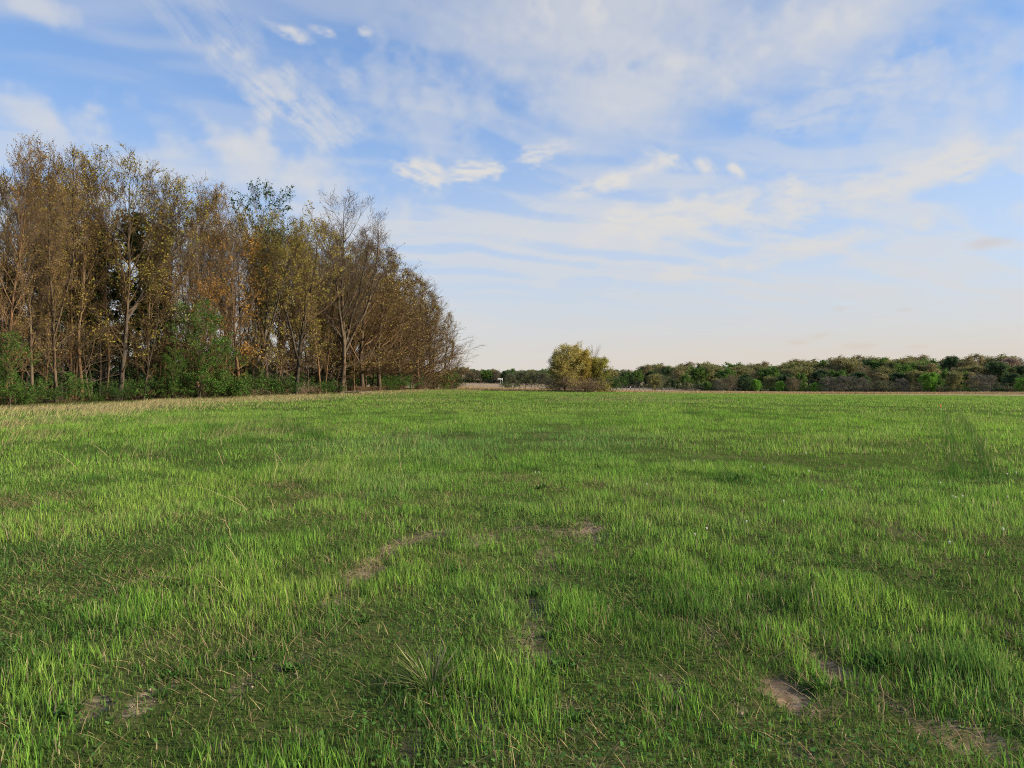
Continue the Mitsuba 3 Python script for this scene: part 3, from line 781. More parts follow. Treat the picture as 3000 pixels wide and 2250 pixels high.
# front row of the left wood: column, distance, row of the top, kind, width, what singles it out
FRONT = [
    (-260, 40, 330, 'tan_tree', 1., 'tall tan budded tree beyond the left edge of the picture'),
    (-120, 43, 360, 'olive_tree_b', 1., 'tall olive budded tree just outside the picture on the left'),
    (18, 47, 388, 'tan_tree', 1.05, 'tall tan budded tree with a reddish trunk, cut by the left edge of the picture'),
    (95, 50, 396, 'pink_tree', 1., 'upright pinkish brown tree, second tall crown from the left edge of the picture'),
    (165, 51, 402, 'tan_tree_b', 1., 'narrow brown tree just left of the highest olive crowns'),
    (240, 55, 384, 'olive_tree_b', 1., 'highest olive crown of the wood, with an arching side bough'),
    (348, 56, 390, 'olive_tree', 1.1, 'big forked tree with open olive crown and dark boughs against the sky'),
    (430, 60, 480, 'tan_tree_b', 1., 'thin grey brown tree right of the big forked tree'),
    (505, 61, 490, 'tan_tree', 1., 'slender tan tree in the dip right of the big forked tree'),
    (575, 63, 545, 'pink_tree', .95, 'slender brown tree left of the reddish crown'),
    (655, 66, 508, 'pink_tree', 1.15, 'tall reddish brown crown standing over the orange catkin tree'),
    (700, 66, 650, 'orange_tree', 1.15, 'orange tree hung with catkins in the middle of the wood edge'),
    (610, 63, 790, 'orange_tree', .85, 'lower orange catkin tree left of the middle of the wood edge'),
    (765, 69, 592, 'yellow_tree', 1., 'yellow olive tree under the dark green leafy top'),
    (785, 76, 553, 'green_tree', 1.0, 'dark green leafy tree whose top stands above the yellow olive trees'),
    (868, 72, 592, 'yellow_tree', 1.15, 'broad yellow olive tree left of the tall bare tree'),
    (935, 77, 690, 'olive_tree_b', 1., 'olive brown tree in front of the tall bare tree'),
    (1000, 82, 548, 'bare_tree', 1.4, 'tall nearly leafless tree with a wide fan of fine branches'),
    (1062, 88, 690, 'rust_tree', 1.25, 'russet tree just right of the tall bare tree'),
    (1112, 93, 706, 'rust_tree', 1.25, 'russet tree with the highest point of the sloping right end of the wood'),
    (1172, 100, 770, 'rust_tree', 1.25, 'russet tree halfway down the sloping right end of the wood'),
    (1225, 107, 790, 'rust_tree_b', 1.2, 'spreading russet tree with low drooping branches'),
    (1262, 113, 812, 'pale_bare_tree', .9, 'pale leafless tree with a fan of thin twigs at the right end of the wood'),
    (1272, 112, 870, 'rust_tree_b', 1.0, 'low spreading brown tree near the right end of the wood'),
    (1306, 118, 905, 'rust_tree', .9, 'rounded brown tree where the right end of the wood drops to the ground'),
    (1322, 121, 985, 'rust_tree_b', .85, 'lowest brown tree, last at the right end of the wood'),
]
for n_i, (px, d, top, kind, wide, label) in enumerate(FRONT):
    x, y = spot(px, d)
    plant(kind, 'woodland_tree', x, y, tall(px, d, top), label, 'tree', 'trees in the front row of the left wood', rz=(0 if 'rust' in kind or kind == 'bare_tree' else 137.5 * n_i), wide=wide)

# cedars and saplings standing out among them
for px, d, top, kind, label in ((120, 56, 660, 'cedar', 'dark evergreen between the trunks near the left edge of the picture'), (205, 60, 640, 'cedar_b', 'broad dark evergreen behind the narrow brown tree'),
                                (300, 62, 640, 'cedar', 'dark evergreen behind the big forked tree, left of its trunk'), (400, 64, 600, 'cedar_b', 'dark evergreen behind the big forked tree, right of its trunk'),
                                (250, 68, 800, 'cedar_b', 'low dark evergreen deep in the wood, left part'),
                                (460, 72, 820, 'cedar_b', 'low dark evergreen deep in the wood, behind the slender tan tree'), (20, 58, 760, 'cedar', 'dark evergreen behind the tree at the left edge of the picture')):
    x, y = spot(px, d)
    plant(kind, 'evergreen_tree', x, y, tall(px, d, top), label, 'evergreen tree', 'evergreens in the left wood', rz=px, wide=.75 if px == 780 else 1.15)
for px, d, top, kind, wide, label in ((585, 60.5, 868, 'green_sapling', 1.05, 'fresh green young tree below the lower orange catkin tree'), (655, 62.5, 985, 'green_sapling', 1.2, 'low fresh green young tree right of the taller one'),
                                      (508, 59, 1010, 'green_sapling', 1.1, 'low fresh green young tree beside the orange marker'), (30, 46, 960, 'green_sapling', 1.0, 'young green tree at the left edge of the picture'),
                                      (545, 60.5, 850, 'pale_sapling', 1.0, 'thin sapling with pale cream leaves'), (262, 55.5, 930, 'dead_sapling', 1.1, 'dead grey sapling with wide level branches'),
                                      (195, 53.5, 1040, 'dead_sapling', .95, 'low dead sapling with grey sprawling branches'), (830, 70, 1000, 'dead_sapling', 1., 'dead sapling with dark level branches over the shrubs'),
                                      (985, 79, 1060, 'dead_sapling', .9, 'fallen looking dead sapling left of the pile of boards'), (1040, 82, 850, 'pole_tree', 1.0, 'thin pale trunk right in front of the tall bare tree'),
                                      (420, 57, 760, 'pole_tree_b', 1., 'leaning thin tree right of the big forked trunk'), (130, 51.5, 700, 'pole_tree', 1., 'thin warm brown trunk near the left edge of the picture')):
    x, y = spot(px, d)
    plant(kind, 'sapling', x, y, tall(px, d, top), label, 'young tree', 'young trees along the left wood', rz=px * 1.7, wide=wide, tilt=9 if 'leaning' in label else 0)

# the wood behind its front row
EDGE = np.array([spot(*e) for e in ((-560, 30), (-300, 40), (0, 47), (250, 55), (500, 62), (800, 70.5), (1010, 82), (1120, 94), (1225, 108), (1290, 116), (1330, 124))])
_seg = np.concatenate([[0], np.cumsum(np.linalg.norm(np.diff(EDGE, axis=0), axis=1))])


def wood_point(s, depth):
    """A point depth metres inside the wood, at s (0 to 1) of its edge."""
    q = s * _seg[-1]
    x = np.interp(q, _seg, EDGE[:, 0]); y = np.interp(q, _seg, EDGE[:, 1])
    return x - .90 * depth, y + .44 * depth


# thin poles standing along the very edge, each seen by itself
rng = np.random.default_rng(41)
POLES = [(58, 'pale thin trunk between the left edge of the picture and the pinkish brown tree'), (132, 'thin reddish trunk right of the pinkish brown tree'), (205, 'thin trunk left of the highest olive crown'), (292, 'thin straight trunk left of the big forked tree'), (312, 'thin crooked trunk touching the big forked tree'),
         (388, 'thin trunk right of the big forked tree'), (468, 'warm lit thin trunk in the dip of the crowns'), (532, 'thin trunk left of the pale cream sapling'), (628, 'thin trunk behind the fresh green young tree'), (682, 'thin dark trunk under the orange catkins'), (724, 'pair of thin trunks right of the orange catkins, left one'),
         (738, 'pair of thin trunks right of the orange catkins, right one'), (35, 'thin trunk close to the left edge of the picture'), (78, 'thin pale trunk in front of the pinkish brown tree'), (150, 'thin straight trunk left of the narrow brown tree'), (182, 'thin trunk right of the narrow brown tree'), (222, 'thin leaning trunk below the highest olive crown'), (268, 'thin pale trunk right of the highest olive crown'), (408, 'thin trunk in front of the grey brown tree'), (445, 'thin pale trunk right of the grey brown tree'), (486, 'thin trunk left of the slender tan tree'), (560, 'thin trunk above the fresh green young trees'), (812, 'thin trunk among the yellow olive trees'), (905, 'thin straight trunk below the broad yellow olive crown'), (955, 'thin pale trunk left of the tall bare tree'), (1092, 'thin trunk among the russet trees, left one'), (1150, 'thin trunk among the russet trees, right one')]
for n_i, (px, label) in enumerate(POLES):
    d = float(np.interp(px, [0, 250, 500, 800, 1010, 1120, 1225], [48, 56, 63, 71.5, 83, 95, 109])) + rng.uniform(0, 2)
    x, y = spot(px, d)
    top = np.interp(px, [0, 300, 420, 520, 780, 880, 1000, 1120, 1200], [430, 430, 530, 560, 640, 650, 700, 790, 870]) + rng.uniform(0, 90)
    plant(['pole_tree', 'pole_tree_b'][n_i % 2], 'pole_tree', x, y, tall(px, d, top), label, 'tree', 'thin trunks along the edge of the left wood', rz=px * 2.9, tilt=rng.normal(0, 2.5))

NEAR = [(-260, 'outside the picture'), (18, 'at the left picture edge'), (95, 'behind the pinkish brown tree'), (165, 'behind the narrow brown tree'), (240, 'behind the highest olive crown'), (348, 'behind the big forked tree'), (430, 'behind the grey brown tree'),
        (505, 'behind the slender tree'), (575, 'behind the green young trees'), (655, 'behind the reddish crown'), (700, 'behind the orange catkin tree'), (765, 'below the dark green top'), (868, 'behind the broad yellow tree'), (935, 'behind the olive brown tree'), (1000, 'behind the tall bare tree'),
        (1062, 'right of the tall bare tree'), (1112, 'behind the first russet trees'), (1172, 'on the sloping end'), (1225, 'behind the spreading tree'), (1278, 'behind the pale leafless tree'), (1322, 'at the very right end')]


def where(x, y):
    px = CX + F * x / max(y, 1)
    return min(NEAR, key=lambda q: abs(q[0] - px))[1]


rng = np.random.default_rng(40)
taken = [tuple(spot(f[0], f[1])) for f in FRONT]
kinds = ['tan_tree', 'tan_tree_b', 'pole_tree', 'pole_tree_b', 'olive_tree_b', 'pink_tree', 'pole_tree', 'pole_tree_b']
n_i = 0
for _ in range(1200):
    if n_i >= 84:
        break
    s, dep = rng.random() ** .85, 2.5 + 42 * rng.random() ** 1.25
    x, y = wood_point(s, dep)
    if min(math.hypot(x - a, y - b) for a, b in taken) < 2.3:
        continue
    taken.append((x, y))
    px = CX + F * x / y
    front_top = np.interp(px, [0, 300, 420, 520, 780, 880, 1000, 1120, 1200, 1260, 1310, 1345], [420, 420, 520, 560, 610, 640, 700, 780, 860, 900, 980, 1080])
    H = min((HY - front_top) / F * y + EYE - float(height(x, y)), 23.0) * rng.uniform(.78, .97)
    kind = kinds[rng.integers(len(kinds))]
    if px > 1080:
        kind = ['rust_tree', 'rust_tree_b', 'pole_tree_b'][rng.integers(3)]
    plant(kind, 'inner_tree', x, y, max(H, 5), {'tan_tree': 'tan budded', 'tan_tree_b': 'grey brown forked', 'pole_tree': 'thin warm brown', 'pole_tree_b': 'thin dark', 'olive_tree_b': 'olive budded', 'pink_tree': 'pinkish brown', 'rust_tree': 'russet', 'rust_tree_b': 'low spreading russet'}[kind]
          + (' tree deep in the left wood, ' if dep > 15 else ' tree just inside the left wood, ') + where(x, y), 'tree', f'inner trees of the left wood, {kind.replace("_", " ")}', rz=rng.random() * 360)
    n_i += 1

# a closer stand fills the right end of the wood
n_i = 0
for _ in range(300):
    if n_i >= 17:
        break
    px, dep = rng.uniform(930, 1315), rng.uniform(1.5, 16)
    d0 = float(np.interp(px, [900, 1010, 1120, 1225, 1290, 1345], [76, 84, 96, 110, 118, 126]))
    x, y = spot(px, d0); x, y = x - .6 * dep, y + .8 * dep
    if min(math.hypot(x - a, y - b) for a, b in taken) < 2.0:
        continue
    taken.append((x, y))
    qx = CX + F * x / y
    top = np.interp(qx, [880, 1000, 1060, 1120, 1200, 1260, 1310, 1345], [640, 640, 700, 715, 800, 850, 930, 1060])
    H = ((HY - top) / F * y + EYE - float(height(x, y))) * rng.uniform(.72, .98)
    kind = ['rust_tree', 'rust_tree_b', 'rust_tree', 'yellow_tree'][rng.integers(4)]
    plant(kind, 'inner_tree', x, y, max(H, 4), {'rust_tree': 'russet tree', 'rust_tree_b': 'spreading russet tree', 'yellow_tree': 'olive yellow tree'}[kind] + (' deep' if dep > 8 else '') + ' in the close stand of the wood, ' + where(x, y),
          'tree', f'close stand at the right end of the left wood, {kind.replace("_", " ")}', rz=rng.uniform(-40, 40), wide=rng.uniform(1.0, 1.35))
    n_i += 1

# shrubs along the edge and through the wood
SHRUBS = [(20, 46.5, 1085, 'shrub', 'green shrub in the left bottom corner of the wood'), (70, 47.5, 1120, 'shrub_b', 'low green shrub near the left edge of the picture'), (195, 51, 1082, 'shrub', 'bright green bush below the grey sprawling dead sapling'),
          (285, 53.5, 1142, 'shrub_b', 'small bright green bush between bare stems'), (400, 57, 1090, 'shrub', 'bright green bush below the leaning thin tree'), (455, 59, 1060, 'shrub_dark', 'dark green bush left of the orange marker'),
          (520, 60, 1085, 'shrub', 'green bush just left of the orange marker'), (640, 62.5, 1075, 'shrub', 'dense green bush right of the orange marker'), (690, 64, 1065, 'shrub_b', 'dense green bush below the middle of the orange tree'),
          (785, 68, 1078, 'shrub', 'green bush below the yellow olive trees'), (830, 70, 1085, 'shrub_dark', 'darker green bush below the broad yellow olive tree'), (890, 73.5, 1105, 'thicket', 'brown leafless thicket left of the green hollow bush'),
          (935, 76, 1098, 'shrub', 'green bush left of the pile of boards'), (985, 80, 1112, 'shrub_dark', 'dark low bush behind the pile of boards'), (1135, 94, 1090, 'shrub', 'green bush below the russet trees'),
          (1180, 99, 1078, 'shrub', 'broad green bush below the russet trees, right of another'), (1235, 107, 1085, 'thicket', 'brown leafless thicket under the pale leafless tree'), (1285, 113, 1078, 'shrub_b', 'yellowish green bush near the right end of the wood'),
          (1318, 119, 1100, 'shrub_dark', 'dark bush near the right end of the wood'), (1338, 123, 1112, 'thicket', 'small brown thicket at the very right end of the wood'), (745, 66.5, 1120, 'thicket', 'reddish brown thicket between two green bushes'),
          (350, 55, 1105, 'shrub_dark', 'dark green bush in front of the big forked trunk'), (130, 49, 1120, 'shrub_dark', 'dark low bush near the left edge of the picture'), (570, 61.5, 1140, 'shrub_dark', 'dark low bush under the fresh green young trees')]
for px, d, top, kind, label in SHRUBS:
    x, y = spot(px, d)
    plant(kind, 'shrub', x, y, tall(px, d, top), label, 'shrub', 'shrubs along the left wood', rz=px * 2.3, wide=1.1)
n_i = 0
for _ in range(400):
    if n_i >= 95:
        break
    s, dep = rng.random(), 3 + 44 * rng.random()
    x, y = wood_point(s, dep)
    kind = ['shrub_dark', 'thicket', 'shrub_dark', 'shrub', 'cedar_b'][rng.integers(5)]
    H = {'cedar_b': rng.uniform(3.5, 6.5)}.get(kind, rng.uniform(1.8, 4.2))
    if dep > 25:
        kind, H = ['shrub_dark', 'cedar_b', 'thicket'][rng.integers(3)], rng.uniform(3.5, 7)
    lab = {'shrub_dark': 'dark green undergrowth bush', 'thicket': 'brown leafless undergrowth', 'shrub': 'green undergrowth bush', 'cedar_b': 'low dark evergreen'}[kind] + (' deep in the left wood, ' if dep > 25 else ' in the left wood, ' if dep > 12 else ' just inside the left wood, ') + where(x, y)
    plant(kind, 'undergrowth_shrub' if kind != 'cedar_b' else 'undergrowth_evergreen', x, y, H, lab, 'shrub', f'undergrowth of the left wood, {kind.replace("_", " ")}', rz=rng.random() * 360, wide=1.3)
    n_i += 1

# dead weeds standing along the foot of the wood
rng = np.random.default_rng(43)
proto('dead_weed', make_shrub(38, 1.0, .8, 10, .05, 1, ((.24, .17, .11), (.18, .13, .085)), 5), twig='mat_twig_rust')
for n_i in range(46):
    s = rng.random()
    x, y = wood_point(s, rng.uniform(-1.6, .6))
    plant('dead_weed', 'dead_weed', x, y, rng.uniform(.45, 1.25), 'brown dead weed stalks before the left wood, ' + where(x, y).replace('behind', 'before'), 'weed', 'dead weeds at the foot of the left wood', rz=rng.random() * 360, wide=rng.uniform(.8, 1.6))


# ---------------------------------------------------------------- the clump in the middle of the far rim
proto('far_brush', make_shrub(70, 2.2, 2.6, 18, .16, 3, ((.105, .115, .065), (.12, .115, .08), (.08, .10, .052)), 7), twig='mat_twig_tan')  # far brush leaves paled as well, with haze in their colour
proto('clump_tree', make_tree(51, 9, .13, .07, .44, 46, .75, 38, 9, 6, 6, .17, ((.46, .40, .13), (.40, .35, .09), (.50, .45, .19), (.34, .30, .08)), wander=.05, fork=4, shape='dome', low_limbs=12, leaf_top=.5, twig_r=.012, frac=.9, jitter=.16, l3=.55), 'mat_bark_warm', 'mat_twig_tan')
proto('clump_tree_b', make_tree(52, 8, .12, .07, .42, 46, .75, 38, 9, 6, 7, .17, ((.40, .31, .075), (.34, .29, .07), (.44, .31, .075), (.28, .27, .065)), wander=.05, fork=3, shape='dome', low_limbs=12, leaf_top=.4, twig_r=.012, frac=.9, jitter=.16, l3=.5), 'mat_bark', 'mat_twig_tan')
proto('clump_tree_c', make_tree(53, 6, .10, .06, .48, 48, .65, 34, 9, 6, 7, .17, ((.30, .29, .07), (.36, .31, .08), (.24, .26, .055)), wander=.05, fork=2, shape='dome', low_limbs=12, leaf_top=.6, twig_r=.012, frac=.9, jitter=.16, l3=.45), 'mat_bark', 'mat_twig_tan')
for px, d, top, kind, wide, label in ((1655, 115, 996, 'clump_tree', 1.2, 'pale yellow budded tree on the left of the lone clump in the middle'), (1714, 117, 1013, 'clump_tree_b', 1.1, 'amber olive tree in the middle of the lone clump'),
                                      (1750, 118, 1040, 'clump_tree_c', 1.1, 'olive green tree on the right of the lone clump in the middle'), (1738, 121, 1002, 'pale_bare_tree', .62, 'leafless tree whose twigs stand above the right half of the lone clump')):
    x, y = spot(px, d)
    plant(kind, 'clump_tree', x, y, tall(px, d, top), label, 'tree', 'trees of the lone clump', rz=px, wide=wide)
for px, d, top, kind, wide, label in ((1632, 115, 1085, 'thicket', 1.2, 'brown twiggy thicket at the left foot of the lone clump'), (1690, 114, 1088, 'thicket', 1.2, 'brown twiggy thicket at the middle foot of the lone clump'), (1735, 115, 1092, 'thicket', 1.1, 'brown twiggy thicket at the right foot of the lone clump'),
                                      (1783, 119, 1078, 'shrub', 1.0, 'yellow green shrub on the right edge of the lone clump'), (1602, 128, 1128, 'shrub_dark', 1.6, 'low dark bush left of the lone clump')):
    x, y = spot(px, d)
    plant(kind, 'clump_shrub', x, y, tall(px, d, top), label, 'shrub', 'shrubs of the lone clump', rz=px, wide=wide)

scene['mat_twig_ash'] = {'type': 'diffuse', 'reflectance': rgb(.155, .145, .135)}  # lighter, greyer twigs for far trees, haze put into the colour
# ---------------------------------------------------------------- far trees
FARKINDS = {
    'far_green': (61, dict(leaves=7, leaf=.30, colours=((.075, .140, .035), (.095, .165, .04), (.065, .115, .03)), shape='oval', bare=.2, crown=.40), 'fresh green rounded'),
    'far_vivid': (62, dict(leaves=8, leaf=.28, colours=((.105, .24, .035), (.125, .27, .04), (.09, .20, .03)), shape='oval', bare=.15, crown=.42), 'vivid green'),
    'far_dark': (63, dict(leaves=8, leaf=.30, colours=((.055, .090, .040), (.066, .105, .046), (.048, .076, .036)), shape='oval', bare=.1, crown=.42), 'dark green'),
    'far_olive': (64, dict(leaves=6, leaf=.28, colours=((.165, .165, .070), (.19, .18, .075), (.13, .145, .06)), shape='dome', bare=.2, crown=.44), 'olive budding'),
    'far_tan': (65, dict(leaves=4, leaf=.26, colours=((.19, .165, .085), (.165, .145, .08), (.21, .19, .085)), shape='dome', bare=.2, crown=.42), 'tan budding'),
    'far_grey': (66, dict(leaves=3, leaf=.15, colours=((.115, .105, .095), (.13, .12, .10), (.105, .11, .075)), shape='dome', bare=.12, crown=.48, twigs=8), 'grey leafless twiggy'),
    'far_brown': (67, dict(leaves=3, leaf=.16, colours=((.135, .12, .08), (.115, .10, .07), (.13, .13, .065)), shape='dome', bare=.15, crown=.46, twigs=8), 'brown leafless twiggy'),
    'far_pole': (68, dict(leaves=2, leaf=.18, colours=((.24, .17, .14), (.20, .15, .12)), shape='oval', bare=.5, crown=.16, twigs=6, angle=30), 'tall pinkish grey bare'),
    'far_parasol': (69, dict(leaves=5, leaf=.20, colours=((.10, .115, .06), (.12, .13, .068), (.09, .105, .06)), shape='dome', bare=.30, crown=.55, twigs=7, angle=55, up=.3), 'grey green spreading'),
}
for k, (seed, kw, _) in FARKINDS.items():
    args = dict(H=9, r=.14, bare=.2, crown=.4, angle=52, up=.45, limbs=24, subs=6, twigs=5, wander=.05, twig_r=.018, sides=3, l3=1.1, jitter=.26)
    args.update(kw)
    args['leaf'] *= 1.30
    args['leaves'] *= 2
    args.update(frac=.62, leaf_top=1)
    args['bare'] *= .55
    args['colours'] = tuple(tuple(1.3 * q for q in c) for c in args['colours'])  # far foliage lightened: haze painted into its colour
    dark = k in ('far_grey', 'far_dark', 'far_parasol')
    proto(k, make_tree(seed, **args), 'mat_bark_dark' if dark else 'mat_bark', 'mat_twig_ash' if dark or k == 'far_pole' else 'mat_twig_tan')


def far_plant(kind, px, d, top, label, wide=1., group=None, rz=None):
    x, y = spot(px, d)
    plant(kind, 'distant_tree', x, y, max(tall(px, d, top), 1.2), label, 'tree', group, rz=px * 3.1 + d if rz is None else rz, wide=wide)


FRONT_D = lambda px: np.interp(px, [1780, 1850, 1950, 2060, 2150, 2400, 3000, 3700], [236, 228, 202, 178, 164, 155, 154, 154])
SKY_Y = lambda px: np.interp(px, [1780, 1830, 1850, 1890, 1910, 1950, 2030, 2100, 2200, 2300, 2400, 2500, 2600, 2700, 2800, 2900, 3000, 3700], [1082, 1073, 1079, 1071, 1054, 1066, 1056, 1060, 1062, 1052, 1040, 1038, 1041, 1035, 1037, 1034, 1039, 1042])
# individually read trees of the right-hand line: column, row in depth, top, kind, width, label
READ = [(1812, 0, 1078, 'far_pole', 1.4, 'small cluster of bare pale trunks right of the lone clump'), (1842, 0, 1086, 'far_dark', 1.2, 'dark green tree at the left end of the right tree line'), (1870, 2, 1082, 'far_green', 1.2, 'rounded green tree near the left end of the right tree line'),
        (1902, 6, 1064, 'far_tan', 1.1, 'pinkish bare crown standing above the left part of the right tree line'), (1958, 4, 1070, 'far_dark', .8, 'small dark evergreen above the left part of the right tree line'), (1985, 2, 1078, 'far_tan', 1.1, 'pale tan tree behind the small spreading tree'),
        (2035, 4, 1070, 'far_green', 1.3, 'broad green crown above the middle left of the right tree line'), (2130, 3, 1074, 'far_green', 1.5, 'long green crown left of the brown twiggy trees'), (2095, 0, 1104, 'far_olive', 1.2, 'olive tree left of the dark brown twiggy trees'),
        (2070, -1, 1114, 'far_green', 1.2, 'low green tree in front of the right tree line, left part'), (2140, -1, 1090, 'far_brown', 1.5, 'wide brown twiggy tree in front of the green crowns'), (2110, -1, 1108, 'far_grey', 1.3, 'grey twiggy bush left of the wide brown twiggy tree'),
        (2220, -1, 1108, 'far_vivid', 1.0, 'bright yellow green tree, left of two in the right tree line'), (2185, -1, 1104, 'far_dark', 1.1, 'dark green tree between brown twigs and bright green'), (2280, -1, 1114, 'far_vivid', 1.1, 'bright yellow green tree, right of two in the right tree line'),
        (2255, 3, 1070, 'far_green', 1.6, 'wide mid green crown on the rise'), (2325, -1, 1096, 'far_brown', 1.2, 'brown tree behind the right bright green tree'), (2350, 0, 1090, 'far_green', 1.0, 'green tree right of the brown one, under the tan crowns'),
        (2430, -1, 1098, 'far_grey', 1.6, 'broad dark grey twiggy tree with white gaps at its foot'), (2385, -1, 1118, 'far_vivid', .8, 'small vivid green tree at the foot of the rise'), (2475, -1, 1094, 'far_grey', 1.5, 'broad purplish grey twiggy tree near the middle of the right line'),
        (2520, -1, 1100, 'far_grey', 1.3, 'dark grey twiggy tree with leaning boughs'), (2580, -1, 1110, 'far_parasol', 1.2, 'grey green spreading scrub tree'), (2640, -1, 1102, 'far_grey', 1.2, 'dark twiggy scrub tree left of the vivid green one'),
        (2725, -1, 1088, 'far_vivid', 1.05, 'vivid green tree standing out at the right'), (2735, 0, 1096, 'far_green', 1.2, 'darker green tree behind the vivid one'), (2790, -1, 1082, 'far_olive', 1.1, 'olive brown tree right of the vivid green one'),
        (2860, -1, 1090, 'far_grey', 1.35, 'open grey leafless tree near the right edge, left of a pair'), (2905, -1, 1092, 'far_grey', 1.3, 'open grey leafless tree near the right edge, right of a pair'), (2952, 0, 1090, 'far_dark', 1.3, 'almost black evergreen near the right edge'),
        (2990, -1, 1102, 'far_vivid', 1.2, 'green shrubby tree cut by the right edge of the picture'), (2930, 5, 1041, 'far_pole', 1.6, 'row of bare poles on the skyline near the right edge, left one'), (2960, 5, 1042, 'far_pole', 1.7, 'row of bare poles on the skyline near the right edge, middle one'),
        (2992, 5, 1043, 'far_pole', 1.7, 'row of bare poles on the skyline near the right edge, right one'), (2545, 5, 1047, 'far_dark', 1.0, 'dark green round top on the skyline of the rise'), (2790, 5, 1038, 'far_dark', .9, 'dark round top on the skyline right of the middle of the rise'),
        (2455, 4, 1044, 'far_tan', 1.2, 'pale tan crown on the skyline of the rise'), (2490, 4, 1046, 'far_olive', 1.2, 'olive crown on the skyline left of the dark round top')]
DEPTH = {-1: 0, 0: 8, 2: 16, 3: 22, 4: 32, 5: 50, 6: 40}
done = []
for px, row, top, kind, wide, label in READ:
    d = FRONT_D(px) + DEPTH[row]
    far_plant(kind, px, d, top, label, wide, 'trees of the right tree line')
    done.append((px, d))
ZONES = [(1830, 'at its left end'), (1920, 'behind the olive spreading tree'), (2010, 'behind the small lone tree'), (2120, 'near the wide brown tree'), (2220, 'near the left bright tree'), (2290, 'near the right bright tree'), (2370, 'at the foot of the rise'),
         (2440, 'near the dark grey twiggy tree'), (2510, 'near the purplish twiggy tree'), (2590, 'near the grey green scrub'), (2650, 'left of the vivid green tree'), (2725, 'by the vivid green tree'), (2790, 'right of the vivid green tree'), (2880, 'near the grey leafless pair'), (2960, 'near the right edge of the picture'), (3200, 'outside the picture')]
rng = np.random.default_rng(60)
mixes = [['far_grey', 'far_brown', 'far_parasol', 'far_green', 'far_olive', 'far_dark'], ['far_green', 'far_olive', 'far_dark', 'far_brown', 'far_tan'], ['far_olive', 'far_green', 'far_tan', 'far_olive', 'far_brown', 'far_dark'],
         ['far_olive', 'far_tan', 'far_olive', 'far_green', 'far_tan'], ['far_olive', 'far_tan', 'far_tan', 'far_olive', 'far_green', 'far_brown']]
for r, (off, step) in enumerate(((2, 62), (13, 56), (26, 50), (44, 44), (66, 42))):
    for px in np.arange(1800, 3560, step):
        px = px + rng.uniform(-.35, .35) * step
        d = FRONT_D(px) + off + rng.uniform(-3, 3)
        if any(abs(px - a) < 30 and abs(d - b) < 9 for a, b in done):
            continue
        sky_y = float(SKY_Y(px))
        frac = (.42, .62, .80, .93, 1.0)[r]
        top = 1150 - (1150 - sky_y) * frac + rng.uniform(-4, 7)
        kind = mixes[r][rng.integers(len(mixes[r]))]
        zone = min(ZONES, key=lambda q: abs(q[0] - px))[1]
        row_at = ('front row', 'second row', 'middle row', 'back row', 'skyline')[r]
        far_plant(kind, px, d, top, f'{FARKINDS[kind][2]} tree, {row_at} of the tree line, {zone}', rng.uniform(1.1, 1.5), f'{FARKINDS[kind][2]} trees, {row_at} of the right tree line')
# low brush that closes the foot of the line
for px in np.arange(1800, 3500, 26):
    d = FRONT_D(px) + rng.uniform(3, 14)
    x, y = spot(px, d)
    plant(['shrub_dark', 'far_brush', 'far_brush'][rng.integers(3)], 'distant_shrub', x, y, rng.uniform(1.6, 3.0), 'low dark brush under the tree line, ' + min(ZONES, key=lambda q: abs(q[0] - px))[1], 'shrub', 'brush at the foot of the right tree line', rz=px, wide=1.5)

# beyond the far dry field, between the wood and the clump
for px, d, top, kind, wide, label in ((1335, 372, 1070, 'far_tan', 1.1, 'tan tree beyond the dry field, next to the wood'), (1356, 366, 1070, 'far_tan', 1.1, 'tan crown beyond the dry field, left of the brown ones'), (1376, 362, 1076, 'far_brown', 1.2, 'brown leafless tree beyond the dry field, left of two'),
                                      (1396, 362, 1078, 'far_brown', 1.3, 'brown leafless tree beyond the dry field, right of two'), (1420, 364, 1080, 'far_green', 1.4, 'green tree beyond the dry field, left of the white shed'), (1440, 368, 1078, 'far_tan', 1.2, 'tan crown behind the green tree left of the white shed'),
                                      (1456, 366, 1080, 'far_grey', 1.3, 'grey tree right behind the white shed'), (1482, 362, 1084, 'far_dark', 1.5, 'dark green tree right of the white shed'), (1500, 372, 1078, 'far_green', 1.4, 'green tree beyond the dry field, behind the row of thin trunks'),
                                      (1525, 366, 1082, 'far_parasol', 1.4, 'grey green tree beyond the dry field, behind the row of thin trunks'), (1552, 368, 1080, 'far_olive', 1.3, 'olive tree beyond the dry field, behind the row of thin trunks'), (1580, 366, 1082, 'far_parasol', 1.4, 'grey green tree beyond the dry field, just left of the lone clump'),
                                      (1610, 366, 1080, 'far_green', 1.4, 'green tree beyond the dry field, peeping out behind the lone clump')):
    far_plant(kind, px, d, top, label, wide, 'trees beyond the far dry field')
for px in np.arange(1120, 1860, 17.0):
    kind = ['far_tan', 'far_dark', 'far_olive', 'far_green', 'far_brown', 'far_parasol'][rng.integers(6)]
    if px > 1440 and kind in ('far_tan', 'far_brown'):
        kind = 'far_parasol'
    far_plant(kind, px, 382 + rng.uniform(0, 25), 1082 + rng.uniform(-4, 6), f'{FARKINDS[kind][2]} tree in the back of the trees beyond the dry field', 1.4, f'{FARKINDS[kind][2]} trees in the back beyond the far dry field')
for px in np.arange(1120, 1800, 13.0):
    x, y = spot(px, 362 + rng.uniform(-1, 4))
    plant(['shrub_dark', 'far_brush'][rng.integers(2)], 'distant_shrub', x, y, rng.uniform(2.2, 3.6), 'low brush at the far side of the dry field', 'shrub', 'brush at the far side of the dry field', rz=px * 7, wide=1.5)
